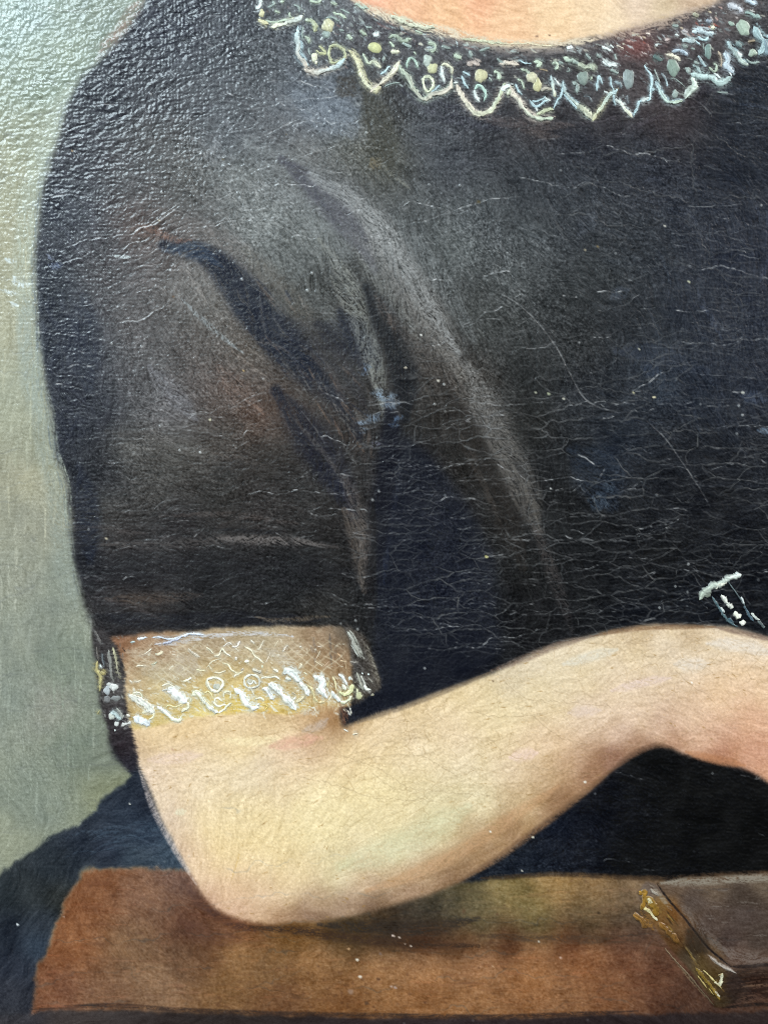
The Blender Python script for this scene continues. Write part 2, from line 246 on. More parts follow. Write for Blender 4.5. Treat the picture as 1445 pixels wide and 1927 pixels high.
ARM = field([(300, 1385, (228, 192, 142)), (350, 1375, (226, 186, 124)), (350, 1420, (222, 190, 165)), (450, 1375, (222, 190, 150)), (450, 1400, (232, 204, 146)), (540, 1385, (232, 206, 160)), (280, 1450, (220, 194, 182)), (300, 1500, (222, 196, 170)), (275, 1415, (206, 172, 136)), (400, 1500, (230, 206, 162)), (380, 1450, (226, 204, 176)), (420, 1600, (236, 206, 140)), (400, 1560, (236, 208, 146)), (500, 1600, (238, 210, 145)), (470, 1530, (234, 208, 150)), (560, 1640, (232, 204, 150)), (600, 1500, (240, 222, 164)), (600, 1560, (238, 218, 158)), (700, 1480, (242, 220, 160)), (740, 1520, (234, 212, 158)), (660, 1430, (230, 198, 148)), (720, 1400, (228, 198, 156)), (575, 1398, (208, 160, 136)), (540, 1412, (214, 176, 156)), (610, 1385, (200, 160, 116)), (500, 1445, (216, 196, 178)), (460, 1470, (224, 206, 184)), (550, 1450, (228, 196, 158)), (800, 1420, (230, 206, 166)), (850, 1380, (226, 194, 156)), (780, 1370, (218, 186, 140)), (880, 1340, (224, 196, 146)), (900, 1450, (224, 205, 170)), (960, 1440, (220, 192, 170)), (900, 1510, (212, 208, 166)), (830, 1540, (214, 208, 162)), (750, 1600, (210, 210, 168)), (700, 1570, (230, 212, 164)), (640, 1645, (210, 206, 160)), (820, 1580, (205, 192, 146)), (950, 1350, (226, 204, 150)), (1000, 1300, (226, 206, 170)), (970, 1275, (202, 186, 160)), (1050, 1250, (222, 206, 184)), (1120, 1235, (222, 204, 178)), (1150, 1215, (216, 190, 156)), (1200, 1205, (204, 172, 130)), (1200, 1245, (226, 202, 164)), (1250, 1215, (214, 196, 176)), (1300, 1200, (200, 168, 128)), (1350, 1215, (222, 204, 184)), (1420, 1225, (224, 208, 192)), (1300, 1240, (226, 206, 186)), (1400, 1260, (236, 192, 150)), (1350, 1300, (232, 186, 146)), (1440, 1300, (230, 186, 150)), (1200, 1285, (218, 190, 172)), (1180, 1300, (226, 198, 170)), (1080, 1290, (224, 200, 158)), (1120, 1340, (222, 192, 164)), (1060, 1340, (224, 200, 152)), (1090, 1345, (214, 184, 180)), (1000, 1400, (222, 184, 146)), (1050, 1390, (220, 178, 138)), (950, 1400, (224, 196, 152)), (1200, 1350, (216, 182, 158)), (1240, 1375, (206, 166, 152)), (1150, 1380, (206, 168, 146)), (1300, 1350, (218, 178, 154)), (1330, 1390, (208, 160, 136)), (1420, 1350, (218, 158, 124)), (1420, 1410, (204, 140, 108)), (1350, 1420, (180, 120, 84)), (1260, 1395, (186, 136, 104)), (1200, 1400, (168, 126, 92)), (1150, 1425, (150, 106, 84)), (1080, 1435, (194, 150, 116)), (1110, 1450, (158, 116, 86)), (1030, 1470, (194, 158, 112)), (1050, 1500, (150, 110, 76)), (970, 1510, (196, 164, 116)), (960, 1560, (166, 124, 84)), (880, 1560, (192, 158, 114)), (900, 1600, (164, 124, 86)), (830, 1615, (190, 146, 104)), (850, 1645, (140, 106, 78)), (760, 1645, (202, 158, 116)), (770, 1672, (160, 122, 90)), (680, 1670, (204, 160, 120)), (660, 1700, (164, 130, 104)), (600, 1700, (190, 152, 122)), (600, 1722, (140, 112, 92)), (700, 1706, (122, 98, 80)), (500, 1690, (226, 184, 154)), (540, 1670, (226, 194, 150)), (430, 1690, (226, 178, 140)), (380, 1625, (228, 190, 144)), (345, 1600, (216, 178, 158)), (320, 1545, (212, 186, 172)), (400, 1700, (204, 156, 136)), (500, 1722, (206, 164, 134)), (570, 1725, (152, 118, 94)), (440, 1715, (210, 160, 134)), (520, 1730, (170, 128, 92)), (1600, 1400, (214, 160, 126)),
             (600, 1340, (186, 144, 96)), (560, 1350, (200, 160, 106)), (620, 1360, (158, 112, 74)), (520, 1355, (206, 172, 120))], power=3.0, soft=17, sat=.44)
CUFF = field([(228, 1212, (142, 94, 72)), (300, 1225, (159, 118, 95)), (260, 1240, (167, 129, 102)), (400, 1215, (170, 140, 117)), (400, 1250, (184, 150, 115)), (340, 1260, (178, 153, 133)), (290, 1260, (182, 157, 128)), (500, 1210, (172, 146, 122)), (500, 1250, (188, 157, 126)), (600, 1200, (151, 116, 93)), (600, 1230, (161, 124, 97)), (560, 1230, (174, 142, 117)), (640, 1240, (140, 103, 77)), (645, 1290, (144, 107, 77)), (300, 1300, (201, 168, 122)), (270, 1310, (186, 150, 115)), (400, 1290, (205, 166, 106)), (350, 1320, (207, 168, 102)), (500, 1300, (201, 161, 104)), (560, 1290, (188, 153, 113)), (560, 1325, (218, 176, 104)), (440, 1335, (226, 185, 86)), (500, 1335, (230, 181, 75)), (380, 1345, (233, 198, 120)), (290, 1355, (216, 178, 108)), (600, 1290, (170, 127, 90)), (620, 1320, (197, 153, 99)), (655, 1190, (96, 83, 75))], power=3.0, soft=12, sat=.8)
NECK = field([(700, 0, (214, 159, 129)), (760, 20, (216, 167, 131)), (850, 30, (216, 171, 131)), (900, 10, (214, 159, 123)), (950, 40, (218, 176, 138)), (1050, 30, (220, 186, 148)), (1120, 20, (220, 190, 155)), (1150, 40, (216, 190, 159)), (1200, 10, (207, 182, 159)), (1250, 15, (197, 174, 144)), (1300, 5, (186, 159, 134)), (1050, -120, (216, 169, 136))])
LACEB = field([(500, 20, (54, 56, 60)), (600, 60, (72, 78, 86)), (620, 90, (64, 64, 66)), (700, 60, (62, 54, 60)), (700, 110, (54, 52, 54)), (760, 100, (60, 56, 62)), (800, 140, (58, 56, 62)), (880, 120, (56, 52, 58)), (900, 160, (54, 50, 56)), (850, 90, (78, 74, 80)), (1000, 120, (56, 50, 54)), (1000, 100, (74, 70, 74)), (1000, 190, (50, 46, 50)), (1100, 130, (54, 48, 50)), (1100, 180, (58, 52, 54)), (1130, 95, (60, 50, 52)), (1190, 85, (108, 58, 52)), (1200, 100, (96, 54, 50)), (1190, 130, (56, 48, 50)), (1260, 90, (76, 56, 56)), (1300, 70, (84, 60, 60)), (1260, 140, (52, 44, 46)), (1320, 120, (44, 38, 42)), (1340, 40, (84, 66, 66)), (1380, 30, (96, 78, 70)), (1400, 80, (48, 42, 46)), (1430, 60, (42, 42, 48)), (650, 30, (82, 82, 86)), (560, 10, (70, 74, 78))], power=3.0, soft=16)
# ---- thick strokes of the lace, traced as paths: (kind, path, width, colour, end colour)
CR1 = (214, 214, 188); WH = (216, 226, 222); BL = (176, 200, 204); GN = (178, 192, 172); GY = (148, 162, 156); YL = (204, 200, 162); YG = (188, 190, 148); PK = (214, 202, 186); DG = (104, 112, 116); OC = (196, 182, 124)
Z = 5.78
def at(ox, oy, pts, z=Z): return [(ox + x / z, oy + y / z) for x, y in pts]
KINDS = {'s': 'lace_stroke', 'c': 'lace_scallop', 'd': 'lace_dot', 'r': 'lace_ring', 'p': 'paint_dab'}
IMPASTO = []
IMPASTO.append((470, 0, [
 ('d', (130, 150), (28, 42), YL), ('s', [(90, 210), (150, 250), (205, 268)], 36, YL), ('c', [(225, 292), (320, 268), (430, 235), (520, 205), (575, 170)], 44, CR1, WH), ('s', [(170, 220), (280, 240), (420, 205)], 16, GN),
 ('s', [(70, 105), (105, 60), (125, 0)], 36, WH), ('s', [(440, 130), (430, 160), (460, 190)], 18, GN), ('s', [(270, 110), (300, 130), (330, 140)], 18, GN), ('s', [(480, 50), (540, 80), (540, 130)], 20, GY), ('s', [(190, 75), (260, 55), (250, 0)], 24, GY), ('s', [(330, 20), (380, 10)], 26, GN), ('s', [(650, 10), (720, 20), (780, 0)], 26, GN),
 ('s', [(600, 215), (680, 230), (718, 290), (700, 345)], 36, GN, YG), ('c', [(530, 285), (510, 400), (538, 500), (530, 580), (590, 680), (615, 745)], 42, BL, PK), ('s', [(580, 285), (570, 350), (574, 425)], 18, GY), ('s', [(600, 395), (640, 430), (650, 478)], 30, GN),
 ('d', (850, 278), (68, 72), (196, 194, 160)), ('d', (832, 372), (44, 38), GY), ('s', [(745, 492), (790, 530), (822, 572), (768, 580), (720, 545)], 22, YG), ('d', (708, 622), (38, 50), CR1), ('s', [(640, 520), (645, 560), (655, 600)], 14, GY), ('s', [(720, 660), (725, 700)], 30, CR1),
 ('r', [(870, 515), (940, 490), (1010, 530), (1038, 600), (985, 655), (900, 675), (865, 620)], 27, (190, 194, 156)), ('c', [(590, 745), (650, 775), (740, 792), (800, 770), (880, 735), (960, 712), (1040, 620)], 46, PK, BL), ('s', [(700, 640), (760, 700)], 12, DG),
 ('c', [(1075, 540), (1135, 610), (1180, 700), (1210, 800), (1250, 890), (1320, 955), (1370, 1000)], 40, YL, CR1), ('d', (1365, 512), (72, 56), (194, 196, 144)), ('s', [(1230, 572), (1262, 640), (1300, 690), (1345, 662), (1420, 732)], 26, GN, CR1),
 ('s', [(1060, 370), (1120, 430)], 34, GN), ('s', [(1200, 330), (1270, 380)], 38, GN), ('s', [(1260, 285), (1330, 302)], 26, GY), ('s', [(1340, 365), (1405, 382)], 40, WH), ('s', [(970, 320), (1030, 330)], 14, GY), ('s', [(770, 432), (792, 398)], 12, WH),
 ('s', [(820, 195), (900, 190), (980, 230)], 18, GY), ('s', [(900, 130), (980, 150), (1050, 195)], 22, GN), ('s', [(980, 95), (1090, 140)], 14, GY), ('s', [(880, 20), (960, 50)], 20, GN), ('s', [(1140, 40), (1230, 80), (1290, 90)], 30, (190, 206, 190)),
], 'collar'))
IMPASTO.append((700, 20, [
 ('c', [(-20, 880), (90, 785), (200, 690), (250, 630), (295, 550)], 46, PK, CR1), ('s', [(10, 880), (60, 850), (95, 815)], 46, (200, 196, 164)), ('s', [(90, 690), (150, 650), (195, 595)], 22, BL), ('s', [(0, 540), (50, 570), (98, 620)], 24, CR1),
 ('c', [(285, 580), (335, 665), (390, 720), (430, 820), (490, 900), (560, 962), (650, 925), (760, 885), (850, 825), (862, 730)], 44, GN, PK), ('s', [(380, 620), (385, 560), (430, 515), (478, 550), (502, 630)], 22, (176, 200, 184)),
 ('d', (600, 545), (52, 70), (176, 186, 176)), ('d', (655, 620), (58, 52), (196, 196, 156)), ('r', [(560, 735), (620, 722), (665, 770), (650, 840), (600, 882), (562, 810)], 24, (208, 214, 186)),
 ('s', [(752, 600), (800, 580), (860, 620), (868, 690)], 30, CR1), ('s', [(752, 600), (762, 700), (790, 785)], 34, WH), ('s', [(640, 880), (700, 850), (740, 810)], 18, BL),
 ('s', [(888, 782), (938, 785)], 20, WH), ('c', [(915, 800), (955, 900), (1015, 990), (1090, 1085), (1170, 1128), (1265, 1100), (1330, 1035), (1370, 975), (1410, 860), (1450, 790)], 46, PK, (196, 206, 176)),
 ('s', [(975, 710), (1005, 790), (1050, 850)], 24, BL), ('s', [(985, 668), (1065, 702)], 22, BL), ('d', (1180, 705), (64, 78), (200, 196, 158)), ('s', [(1110, 860), (1150, 820), (1205, 845), (1232, 900), (1215, 985)], 24, (176, 204, 190)), ('s', [(1108, 860), (1128, 930), (1165, 992)], 28, WH),
 ('s', [(1320, 660), (1375, 690), (1388, 758)], 38, GN), ('s', [(1270, 725), (1300, 770)], 20, GY), ('s', [(450, 440), (480, 475)], 14, GN), ('s', [(205, 440), (300, 445)], 30, CR1), ('s', [(180, 290), (250, 270), (330, 330), (430, 300)], 34, GN), ('s', [(330, 350), (430, 400)], 22, GY), ('s', [(190, 330), (240, 390)], 22, GN), ('s', [(130, 490), (120, 550)], 24, GY),
 ('s', [(600, 340), (680, 370), (675, 440), (620, 430)], 30, GN), ('s', [(750, 380), (800, 400), (850, 412)], 24, GY), ('s', [(890, 470), (965, 525)], 38, GN), ('s', [(1030, 590), (1100, 555), (1165, 592)], 40, (190, 176, 166)), ('s', [(1060, 440), (1085, 510)], 30, GY), ('s', [(1170, 440), (1280, 400)], 26, GY), ('s', [(470, 215), (550, 240)], 20, GN), ('s', [(1360, 520), (1440, 580)], 26, GY), ('s', [(540, 180), (610, 190)], 18, (190, 200, 190)),
 ('s', [(200, 45), (300, 95), (420, 150), (560, 182), (690, 182)], 44, (206, 206, 182)), ('s', [(980, 310), (1100, 320), (1230, 335), (1440, 360)], 26, (196, 196, 168)), ('s', [(135, 822), (210, 790), (300, 782)], 14, GY),
], 'collar'))
IMPASTO.append((940, 40, [
 ('c', [(110, 700), (150, 810), (220, 890), (290, 990), (370, 1045), (450, 1064), (580, 1052)], 46, PK, GN), ('s', [(400, 1020), (500, 975), (592, 980)], 30, (196, 202, 170)), ('s', [(585, 955), (635, 870), (682, 760), (688, 650)], 24, BL), ('s', [(20, 770), (60, 720), (120, 700)], 46, WH), ('s', [(90, 820), (110, 770), (130, 740)], 40, (200, 204, 180)),
 ('s', [(170, 680), (200, 755), (240, 800)], 18, BL), ('s', [(190, 630), (238, 660), (268, 742)], 20, GN), ('s', [(555, 590), (572, 680), (585, 740), (598, 832)], 28, BL, CR1), ('s', [(590, 620), (650, 700)], 24, WH),
 ('d', (350, 610), (54, 60), (198, 194, 166)), ('d', (415, 700), (50, 72), (198, 194, 150)), ('s', [(440, 745), (500, 735), (565, 745)], 30, (186, 180, 164)), ('s', [(225, 520), (290, 540), (330, 580)], 24, GN),
 ('s', [(325, 860), (380, 930), (440, 905), (530, 860)], 20, BL), ('s', [(350, 870), (440, 865), (500, 820)], 14, BL), ('s', [(385, 930), (410, 982)], 18, WH), ('s', [(490, 830), (550, 870)], 18, WH),
 ('c', [(680, 660), (695, 740), (740, 820), (830, 895), (880, 950), (950, 1030), (1010, 1078)], 28, BL, CR1), ('s', [(830, 930), (900, 960), (1000, 1040)], 50, (160, 166, 148), CR1), ('c', [(1005, 1080), (1070, 990), (1130, 890), (1190, 815), (1280, 735)], 38, YL, BL), ('s', [(700, 800), (790, 900), (850, 960)], 20, BL),
 ('d', (905, 610), (62, 78), (134, 148, 140)), ('s', [(840, 460), (900, 490), (1000, 500), (1030, 540)], 48, (168, 176, 156)), ('s', [(690, 390), (760, 425), (860, 450)], 36, GN, GY), ('s', [(790, 660), (840, 700), (842, 790)], 34, GY), ('s', [(1050, 752), (1060, 670), (1080, 600), (1115, 680)], 22, BL), ('s', [(905, 815), (970, 822), (1005, 885)], 14, DG), ('s', [(980, 640), (1000, 600)], 28, GN),
 ('c', [(1250, 840), (1320, 900), (1380, 980), (1440, 1050)], 32, WH, CR1), ('s', [(1198, 600), (1215, 700), (1255, 780)], 18, BL), ('s', [(1240, 650), (1305, 680), (1318, 725)], 28, (140, 156, 160)), ('s', [(1235, 780), (1240, 860), (1262, 920)], 16, BL), ('s', [(1130, 760), (1180, 790)], 22, WH),
 ('d', (1405, 620), (58, 92), (140, 152, 150)), ('s', [(1110, 430), (1195, 475), (1275, 492)], 42, WH), ('s', [(1120, 278), (1210, 318)], 38, WH), ('s', [(1198, 252), (1240, 292)], 14, WH), ('s', [(1265, 255), (1350, 300)], 14, PK), ('s', [(1060, 350), (1080, 400)], 34, GY), ('s', [(1200, 530), (1290, 560)], 34, GY), ('s', [(1250, 350), (1270, 420)], 18, GY),
 ('s', [(565, 455), (620, 475), (608, 540)], 34, GN), ('s', [(640, 440), (690, 460)], 16, GY), ('s', [(370, 440), (440, 450), (400, 500)], 32, GN), ('s', [(205, 420), (270, 455), (345, 462)], 14, BL), ('s', [(0, 465), (100, 455), (205, 470)], 38, PK), ('s', [(725, 290), (795, 290)], 34, (226, 236, 236)), ('s', [(930, 350), (985, 412)], 22, GY), ('s', [(1380, 800), (1400, 900)], 16, DG), ('s', [(430, 520), (520, 540)], 8, (170, 150, 120)), ('s', [(740, 500), (760, 540), (720, 550)], 10, GY),
 ('s', [(0, 240), (120, 245), (300, 240), (440, 262), (600, 262)], 16, (206, 194, 166)),
], 'collar'))
IMPASTO.append((1195, 0, [
 ('c', [(-20, 1260), (40, 1110), (150, 1075), (160, 950), (175, 840), (100, 715)], 26, BL), ('s', [(60, 1100), (120, 1090), (145, 1060)], 40, WH), ('s', [(210, 755), (232, 820), (262, 900)], 18, GY), ('s', [(280, 790), (330, 860), (345, 935)], 22, DG, BL),
 ('c', [(210, 880), (255, 960), (300, 1050), (380, 1108), (520, 1100)], 36, BL, GN), ('d', (430, 1020), (38, 46), GY), ('c', [(538, 1065), (590, 985), (640, 930), (610, 840)], 52, (196, 208, 196)), ('s', [(180, 960), (205, 985)], 30, BL),
 ('c', [(600, 800), (700, 825), (800, 840), (880, 890), (960, 895), (1040, 842)], 56, (176, 196, 192)), ('s', [(620, 700), (680, 740), (720, 800)], 32, (150, 168, 166)), ('s', [(680, 605), (730, 680), (775, 735)], 24, BL), ('s', [(800, 735), (860, 780), (885, 720), (850, 680)], 22, GN), ('s', [(640, 660), (690, 700)], 20, GY), ('s', [(850, 790), (930, 860)], 20, WH),
 ('s', [(965, 580), (1000, 650), (985, 720), (1065, 790)], 56, (186, 200, 208)), ('s', [(1010, 740), (1045, 830)], 16, WH), ('s', [(900, 560), (935, 640), (930, 730)], 18, (170, 156, 136)), ('d', (405, 728), (62, 90), (132, 150, 138)), ('d', (570, 762), (28, 38), GY), ('d', (785, 555), (44, 86), (120, 142, 136)), ('s', [(735, 470), (745, 540)], 14, GY),
 ('s', [(330, 588), (420, 612), (485, 655)], 34, (212, 206, 186)), ('s', [(400, 560), (470, 545), (530, 570), (565, 612)], 34, (176, 192, 204)), ('c', [(610, 345), (700, 335), (780, 360), (860, 372)], 52, (196, 212, 216)), ('s', [(680, 400), (740, 440), (790, 395)], 32, BL), ('s', [(820, 295), (862, 298)], 36, (206, 208, 180)), ('s', [(500, 422), (590, 440), (650, 430)], 42, (176, 192, 192)), ('s', [(640, 430), (705, 485)], 14, BL), ('s', [(510, 490), (570, 515)], 30, GY), ('s', [(600, 520), (650, 540)], 14, GY), ('s', [(190, 610), (290, 655)], 42, (96, 120, 116)),
 ('d', (1172, 300), (66, 92), (164, 180, 164)), ('d', (1042, 258), (38, 24), (150, 168, 156)), ('s', [(1285, 285), (1335, 380), (1395, 470), (1375, 550), (1340, 605)], 56, (166, 190, 192)), ('s', [(1400, 420), (1420, 500), (1432, 600)], 36, (144, 170, 180)), ('d', (1275, 570), (40, 46), (166, 180, 164)), ('s', [(1095, 455), (1150, 520)], 42, (112, 130, 130)), ('s', [(1430, 380), (1450, 420)], 26, BL),
 ('c', [(990, 440), (1040, 520), (1090, 590), (1150, 660), (1225, 712)], 40, BL, (196, 208, 196)), ('s', [(1200, 640), (1260, 680), (1350, 682)], 20, GY), ('s', [(1090, 560), (1150, 620)], 30, WH), ('s', [(1000, 50), (1080, 80), (1165, 135)], 50, (196, 200, 206)), ('s', [(1200, 12), (1260, 30), (1310, 52)], 42, (196, 212, 222)), ('s', [(1190, 130), (1260, 160), (1355, 195)], 34, (150, 172, 166)), ('s', [(1220, 462), (1300, 440)], 22, (150, 136, 116)),
 ('s', [(620, 140), (690, 180)], 32, (186, 184, 160)), ('s', [(760, 210), (830, 235)], 34, (140, 152, 162)), ('s', [(890, 1000), (1010, 1010)], 12, GY), ('s', [(380, 850), (440, 860), (540, 942)], 9, GY), ('s', [(400, 270), (470, 285)], 30, GY), ('s', [(110, 360), (165, 375)], 20, (206, 190, 180)), ('s', [(215, 480), (240, 500)], 24, WH), ('s', [(320, 440), (370, 425)], 34, (204, 186, 180)), ('s', [(430, 370), (470, 390)], 24, WH), ('s', [(510, 330), (570, 355)], 28, (186, 180, 180)),
], 'collar'))
IMPASTO.append((170, 1160, [
 ('p', [(70, 330), (80, 400), (92, 480)], 18, (92, 88, 84)), ('p', [(85, 485), (66, 560), (105, 650), (104, 810)], 34, OC, (176, 170, 120)), ('p', [(125, 590), (150, 640)], 42, OC), ('p', [(130, 400), (140, 470), (155, 540)], 14, DG), ('p', [(205, 370), (220, 500), (240, 640), (258, 715)], 24, (132, 132, 126)), ('p', [(250, 340), (280, 450), (300, 590), (330, 670)], 18, (204, 200, 160), (120, 116, 106)), ('p', [(45, 150), (90, 230), (120, 300)], 16, (100, 98, 96)),
 ('p', [(110, 520), (125, 560)], 20, WH), ('d', (185, 800), (40, 52), (176, 182, 184)), ('d', (256, 765), (44, 40), (216, 218, 212)), ('d', (215, 742), (34, 26), (190, 192, 188)), ('d', (190, 900), (34, 44), (116, 116, 116)), ('d', (280, 890), (52, 36), (128, 130, 128)), ('p', [(225, 1040), (280, 1060), (345, 1125)], 44, (190, 206, 204)), ('p', [(290, 990), (330, 1050), (352, 1110)], 28, (150, 152, 146)), ('d', (240, 1080), (34, 38), (206, 210, 200)), ('d', (290, 1170), (26, 24), (206, 208, 204)), ('p', [(345, 1200), (400, 1165), (445, 1140)], 38, (206, 206, 200)), ('p', [(400, 1060), (440, 1090)], 30, (206, 200, 186)), ('p', [(80, 1060), (110, 1020)], 22, (170, 164, 116)), ('d', (272, 1238), (10, 12), WH),
 ('s', [(440, 282), (490, 276)], 12, BL), ('s', [(515, 250), (560, 235), (620, 230)], 20, (206, 212, 218)), ('s', [(680, 228), (760, 225), (850, 245), (980, 225)], 18, (196, 204, 214)), ('s', [(790, 300), (880, 270), (990, 250)], 22, (176, 178, 192)), ('s', [(960, 240), (1040, 205), (1130, 192), (1240, 200)], 24, (206, 212, 222)), ('s', [(700, 310), (780, 290)], 14, (190, 184, 184)),
 ('s', [(590, 405), (630, 385), (672, 352)], 14, (216, 206, 186)), ('s', [(718, 412), (755, 405), (792, 378)], 20, (220, 208, 180)), ('s', [(500, 542), (560, 535), (615, 540)], 12, (220, 208, 186)), ('s', [(670, 522), (705, 515), (728, 488)], 14, CR1), ('s', [(1010, 700), (1060, 692), (1105, 662)], 18, (222, 214, 186)), ('s', [(1070, 350), (1125, 410), (1192, 440)], 13, (206, 196, 176)), ('s', [(530, 425), (600, 420)], 10, (200, 180, 156)),
 ('c', [(420, 850), (500, 890), (600, 960), (700, 1045)], 58, (222, 222, 210)), ('s', [(465, 835), (540, 828), (572, 885)], 12, CR1), ('s', [(695, 1045), (688, 1100), (640, 1122)], 18, (226, 222, 190)), ('c', [(470, 1092), (560, 1135), (650, 1180)], 52, (206, 212, 214)), ('d', (585, 1046), (24, 14), (226, 220, 190)), ('s', [(840, 820), (900, 815), (980, 870), (1050, 935)], 72, (216, 218, 212)), ('s', [(780, 800), (860, 800), (940, 900)], 26, (206, 204, 196)), ('s', [(780, 755), (850, 730), (930, 775)], 14, (212, 206, 186)),
 ('s', [(1055, 920), (1068, 980), (1000, 1045)], 24, (226, 222, 196)), ('c', [(725, 970), (820, 1045), (900, 1112), (975, 1120), (1005, 1085)], 32, (216, 220, 216), CR1), ('s', [(820, 1000), (860, 965), (930, 985), (1000, 955)], 11, (214, 204, 160)), ('d', (720, 408), (10, 8), CR1), ('s', [(470, 700), (520, 705), (560, 690)], 9, (206, 196, 176)), ('s', [(430, 690), (460, 720)], 12, (214, 206, 190)),
], 'cuff'))
IMPASTO.append((350, 1160, [
 ('c', [(65, 860), (130, 832), (180, 900), (230, 960), (290, 1010), (362, 1052)], 40, CR1, (222, 222, 214)), ('s', [(70, 855), (90, 820), (120, 830)], 16, CR1), ('s', [(60, 880), (50, 930)], 12, CR1), ('s', [(200, 840), (240, 815), (280, 850), (292, 895)], 14, (220, 208, 160)), ('s', [(400, 925), (350, 885), (308, 925), (350, 975), (440, 960)], 18, (226, 222, 200)), ('s', [(362, 1050), (420, 1000), (500, 945)], 20, (216, 212, 190)), ('s', [(405, 880), (425, 825), (488, 832), (482, 892)], 18, (222, 216, 190)),
 ('r', [(235, 690), (310, 662), (385, 690), (405, 745), (345, 815), (265, 780)], 26, (224, 220, 196)), ('d', (340, 765), (46, 34), (196, 196, 180)), ('r', [(640, 680), (710, 635), (790, 665), (800, 740), (720, 780), (650, 755)], 22, (214, 212, 198)), ('s', [(670, 700), (700, 730), (740, 700), (770, 740)], 20, (206, 206, 196)), ('d', (705, 705), (40, 26), (190, 186, 166)), ('s', [(690, 760), (720, 810), (745, 860)], 14, (206, 200, 180)),
 ('s', [(25, 345), (90, 400), (155, 442)], 12, (206, 196, 180)), ('s', [(225, 340), (268, 368), (298, 402)], 14, (220, 212, 186)), ('s', [(300, 428), (365, 422), (395, 350), (430, 395), (490, 435)], 16, (222, 212, 186)), ('s', [(225, 560), (262, 520), (300, 480), (385, 455)], 14, (216, 204, 176)), ('s', [(250, 530), (290, 585)], 12, (212, 200, 170)), ('s', [(115, 575), (170, 588), (215, 583)], 9, (220, 210, 176)), ('s', [(305, 607), (370, 612), (438, 590)], 14, (216, 206, 180)), ('s', [(388, 500), (460, 525), (500, 582), (560, 618), (625, 600)], 14, (222, 212, 180)), ('s', [(525, 662), (545, 635), (580, 628)], 12, (222, 214, 190)),
 ('s', [(632, 330), (705, 365), (750, 430), (800, 465), (852, 512)], 14, (222, 212, 184)), ('s', [(715, 492), (760, 445)], 10, (216, 204, 176)), ('s', [(540, 340), (580, 382)], 10, (214, 200, 176)), ('s', [(405, 328), (470, 288), (500, 310)], 12, (216, 208, 196)), ('s', [(500, 320), (545, 330), (590, 268)], 16, (214, 206, 196)), ('s', [(705, 255), (745, 298)], 12, (216, 208, 192)), ('s', [(795, 368), (818, 320), (850, 262)], 15, (220, 208, 186)), ('s', [(958, 335), (1008, 265)], 9, (216, 200, 170)), ('s', [(635, 495), (690, 488)], 24, (224, 220, 200)), ('s', [(910, 385), (905, 430), (870, 500)], 10, (206, 192, 170)), ('s', [(1055, 395), (1075, 350), (1120, 320)], 14, (196, 188, 174)), ('s', [(400, 230), (435, 270)], 10, (220, 214, 206)), ('s', [(1085, 385), (1130, 435)], 8, (200, 180, 150)), ('s', [(540, 440), (550, 480)], 18, (200, 192, 176)), ('s', [(600, 590), (625, 560)], 16, (214, 206, 190)),
 ('c', [(530, 790), (590, 835), (650, 920), (715, 985), (800, 1000)], 56, (222, 224, 216)), ('s', [(740, 1020), (770, 970), (800, 950)], 28, (222, 222, 212)), ('s', [(748, 908), (800, 885), (855, 918)], 18, (212, 208, 186)), ('s', [(830, 955), (885, 975), (865, 1015)], 14, (216, 190, 110)), ('s', [(870, 770), (915, 840), (955, 900)], 40, (216, 220, 216)), ('s', [(830, 790), (880, 780)], 24, (210, 210, 200)), ('c', [(895, 730), (980, 785), (1050, 860), (1130, 930), (1200, 1022)], 58, (214, 216, 210), (226, 230, 222)), ('s', [(1120, 925), (1170, 905), (1195, 870)], 14, (222, 222, 210)), ('s', [(960, 900), (975, 850)], 16, (206, 204, 190)),
 ('s', [(1060, 625), (1120, 600), (1180, 640), (1250, 710)], 58, (206, 210, 204)), ('s', [(1080, 670), (1150, 690)], 30, (196, 198, 188)), ('s', [(1240, 700), (1295, 790), (1335, 860)], 46, (222, 224, 216)), ('s', [(1200, 940), (1250, 910), (1295, 875)], 32, (196, 186, 156)), ('s', [(815, 668), (870, 660), (935, 668)], 14, (216, 212, 196)), ('s', [(920, 660), (970, 650), (1025, 690)], 18, (220, 216, 196)), ('s', [(945, 570), (1005, 605)], 20, (214, 208, 190)), ('s', [(1225, 565), (1262, 535), (1240, 510)], 16, (216, 206, 180)), ('s', [(725, 570), (790, 600), (830, 620)], 28, (196, 190, 174)), ('d', (832, 545), (12, 16), CR1), ('s', [(1130, 540), (1180, 570)], 14, (206, 204, 196)), ('s', [(1150, 820), (1200, 850)], 22, (200, 190, 166)), ('s', [(1360, 330), (1385, 400)], 8, (150, 130, 110)),
], 'cuff'))
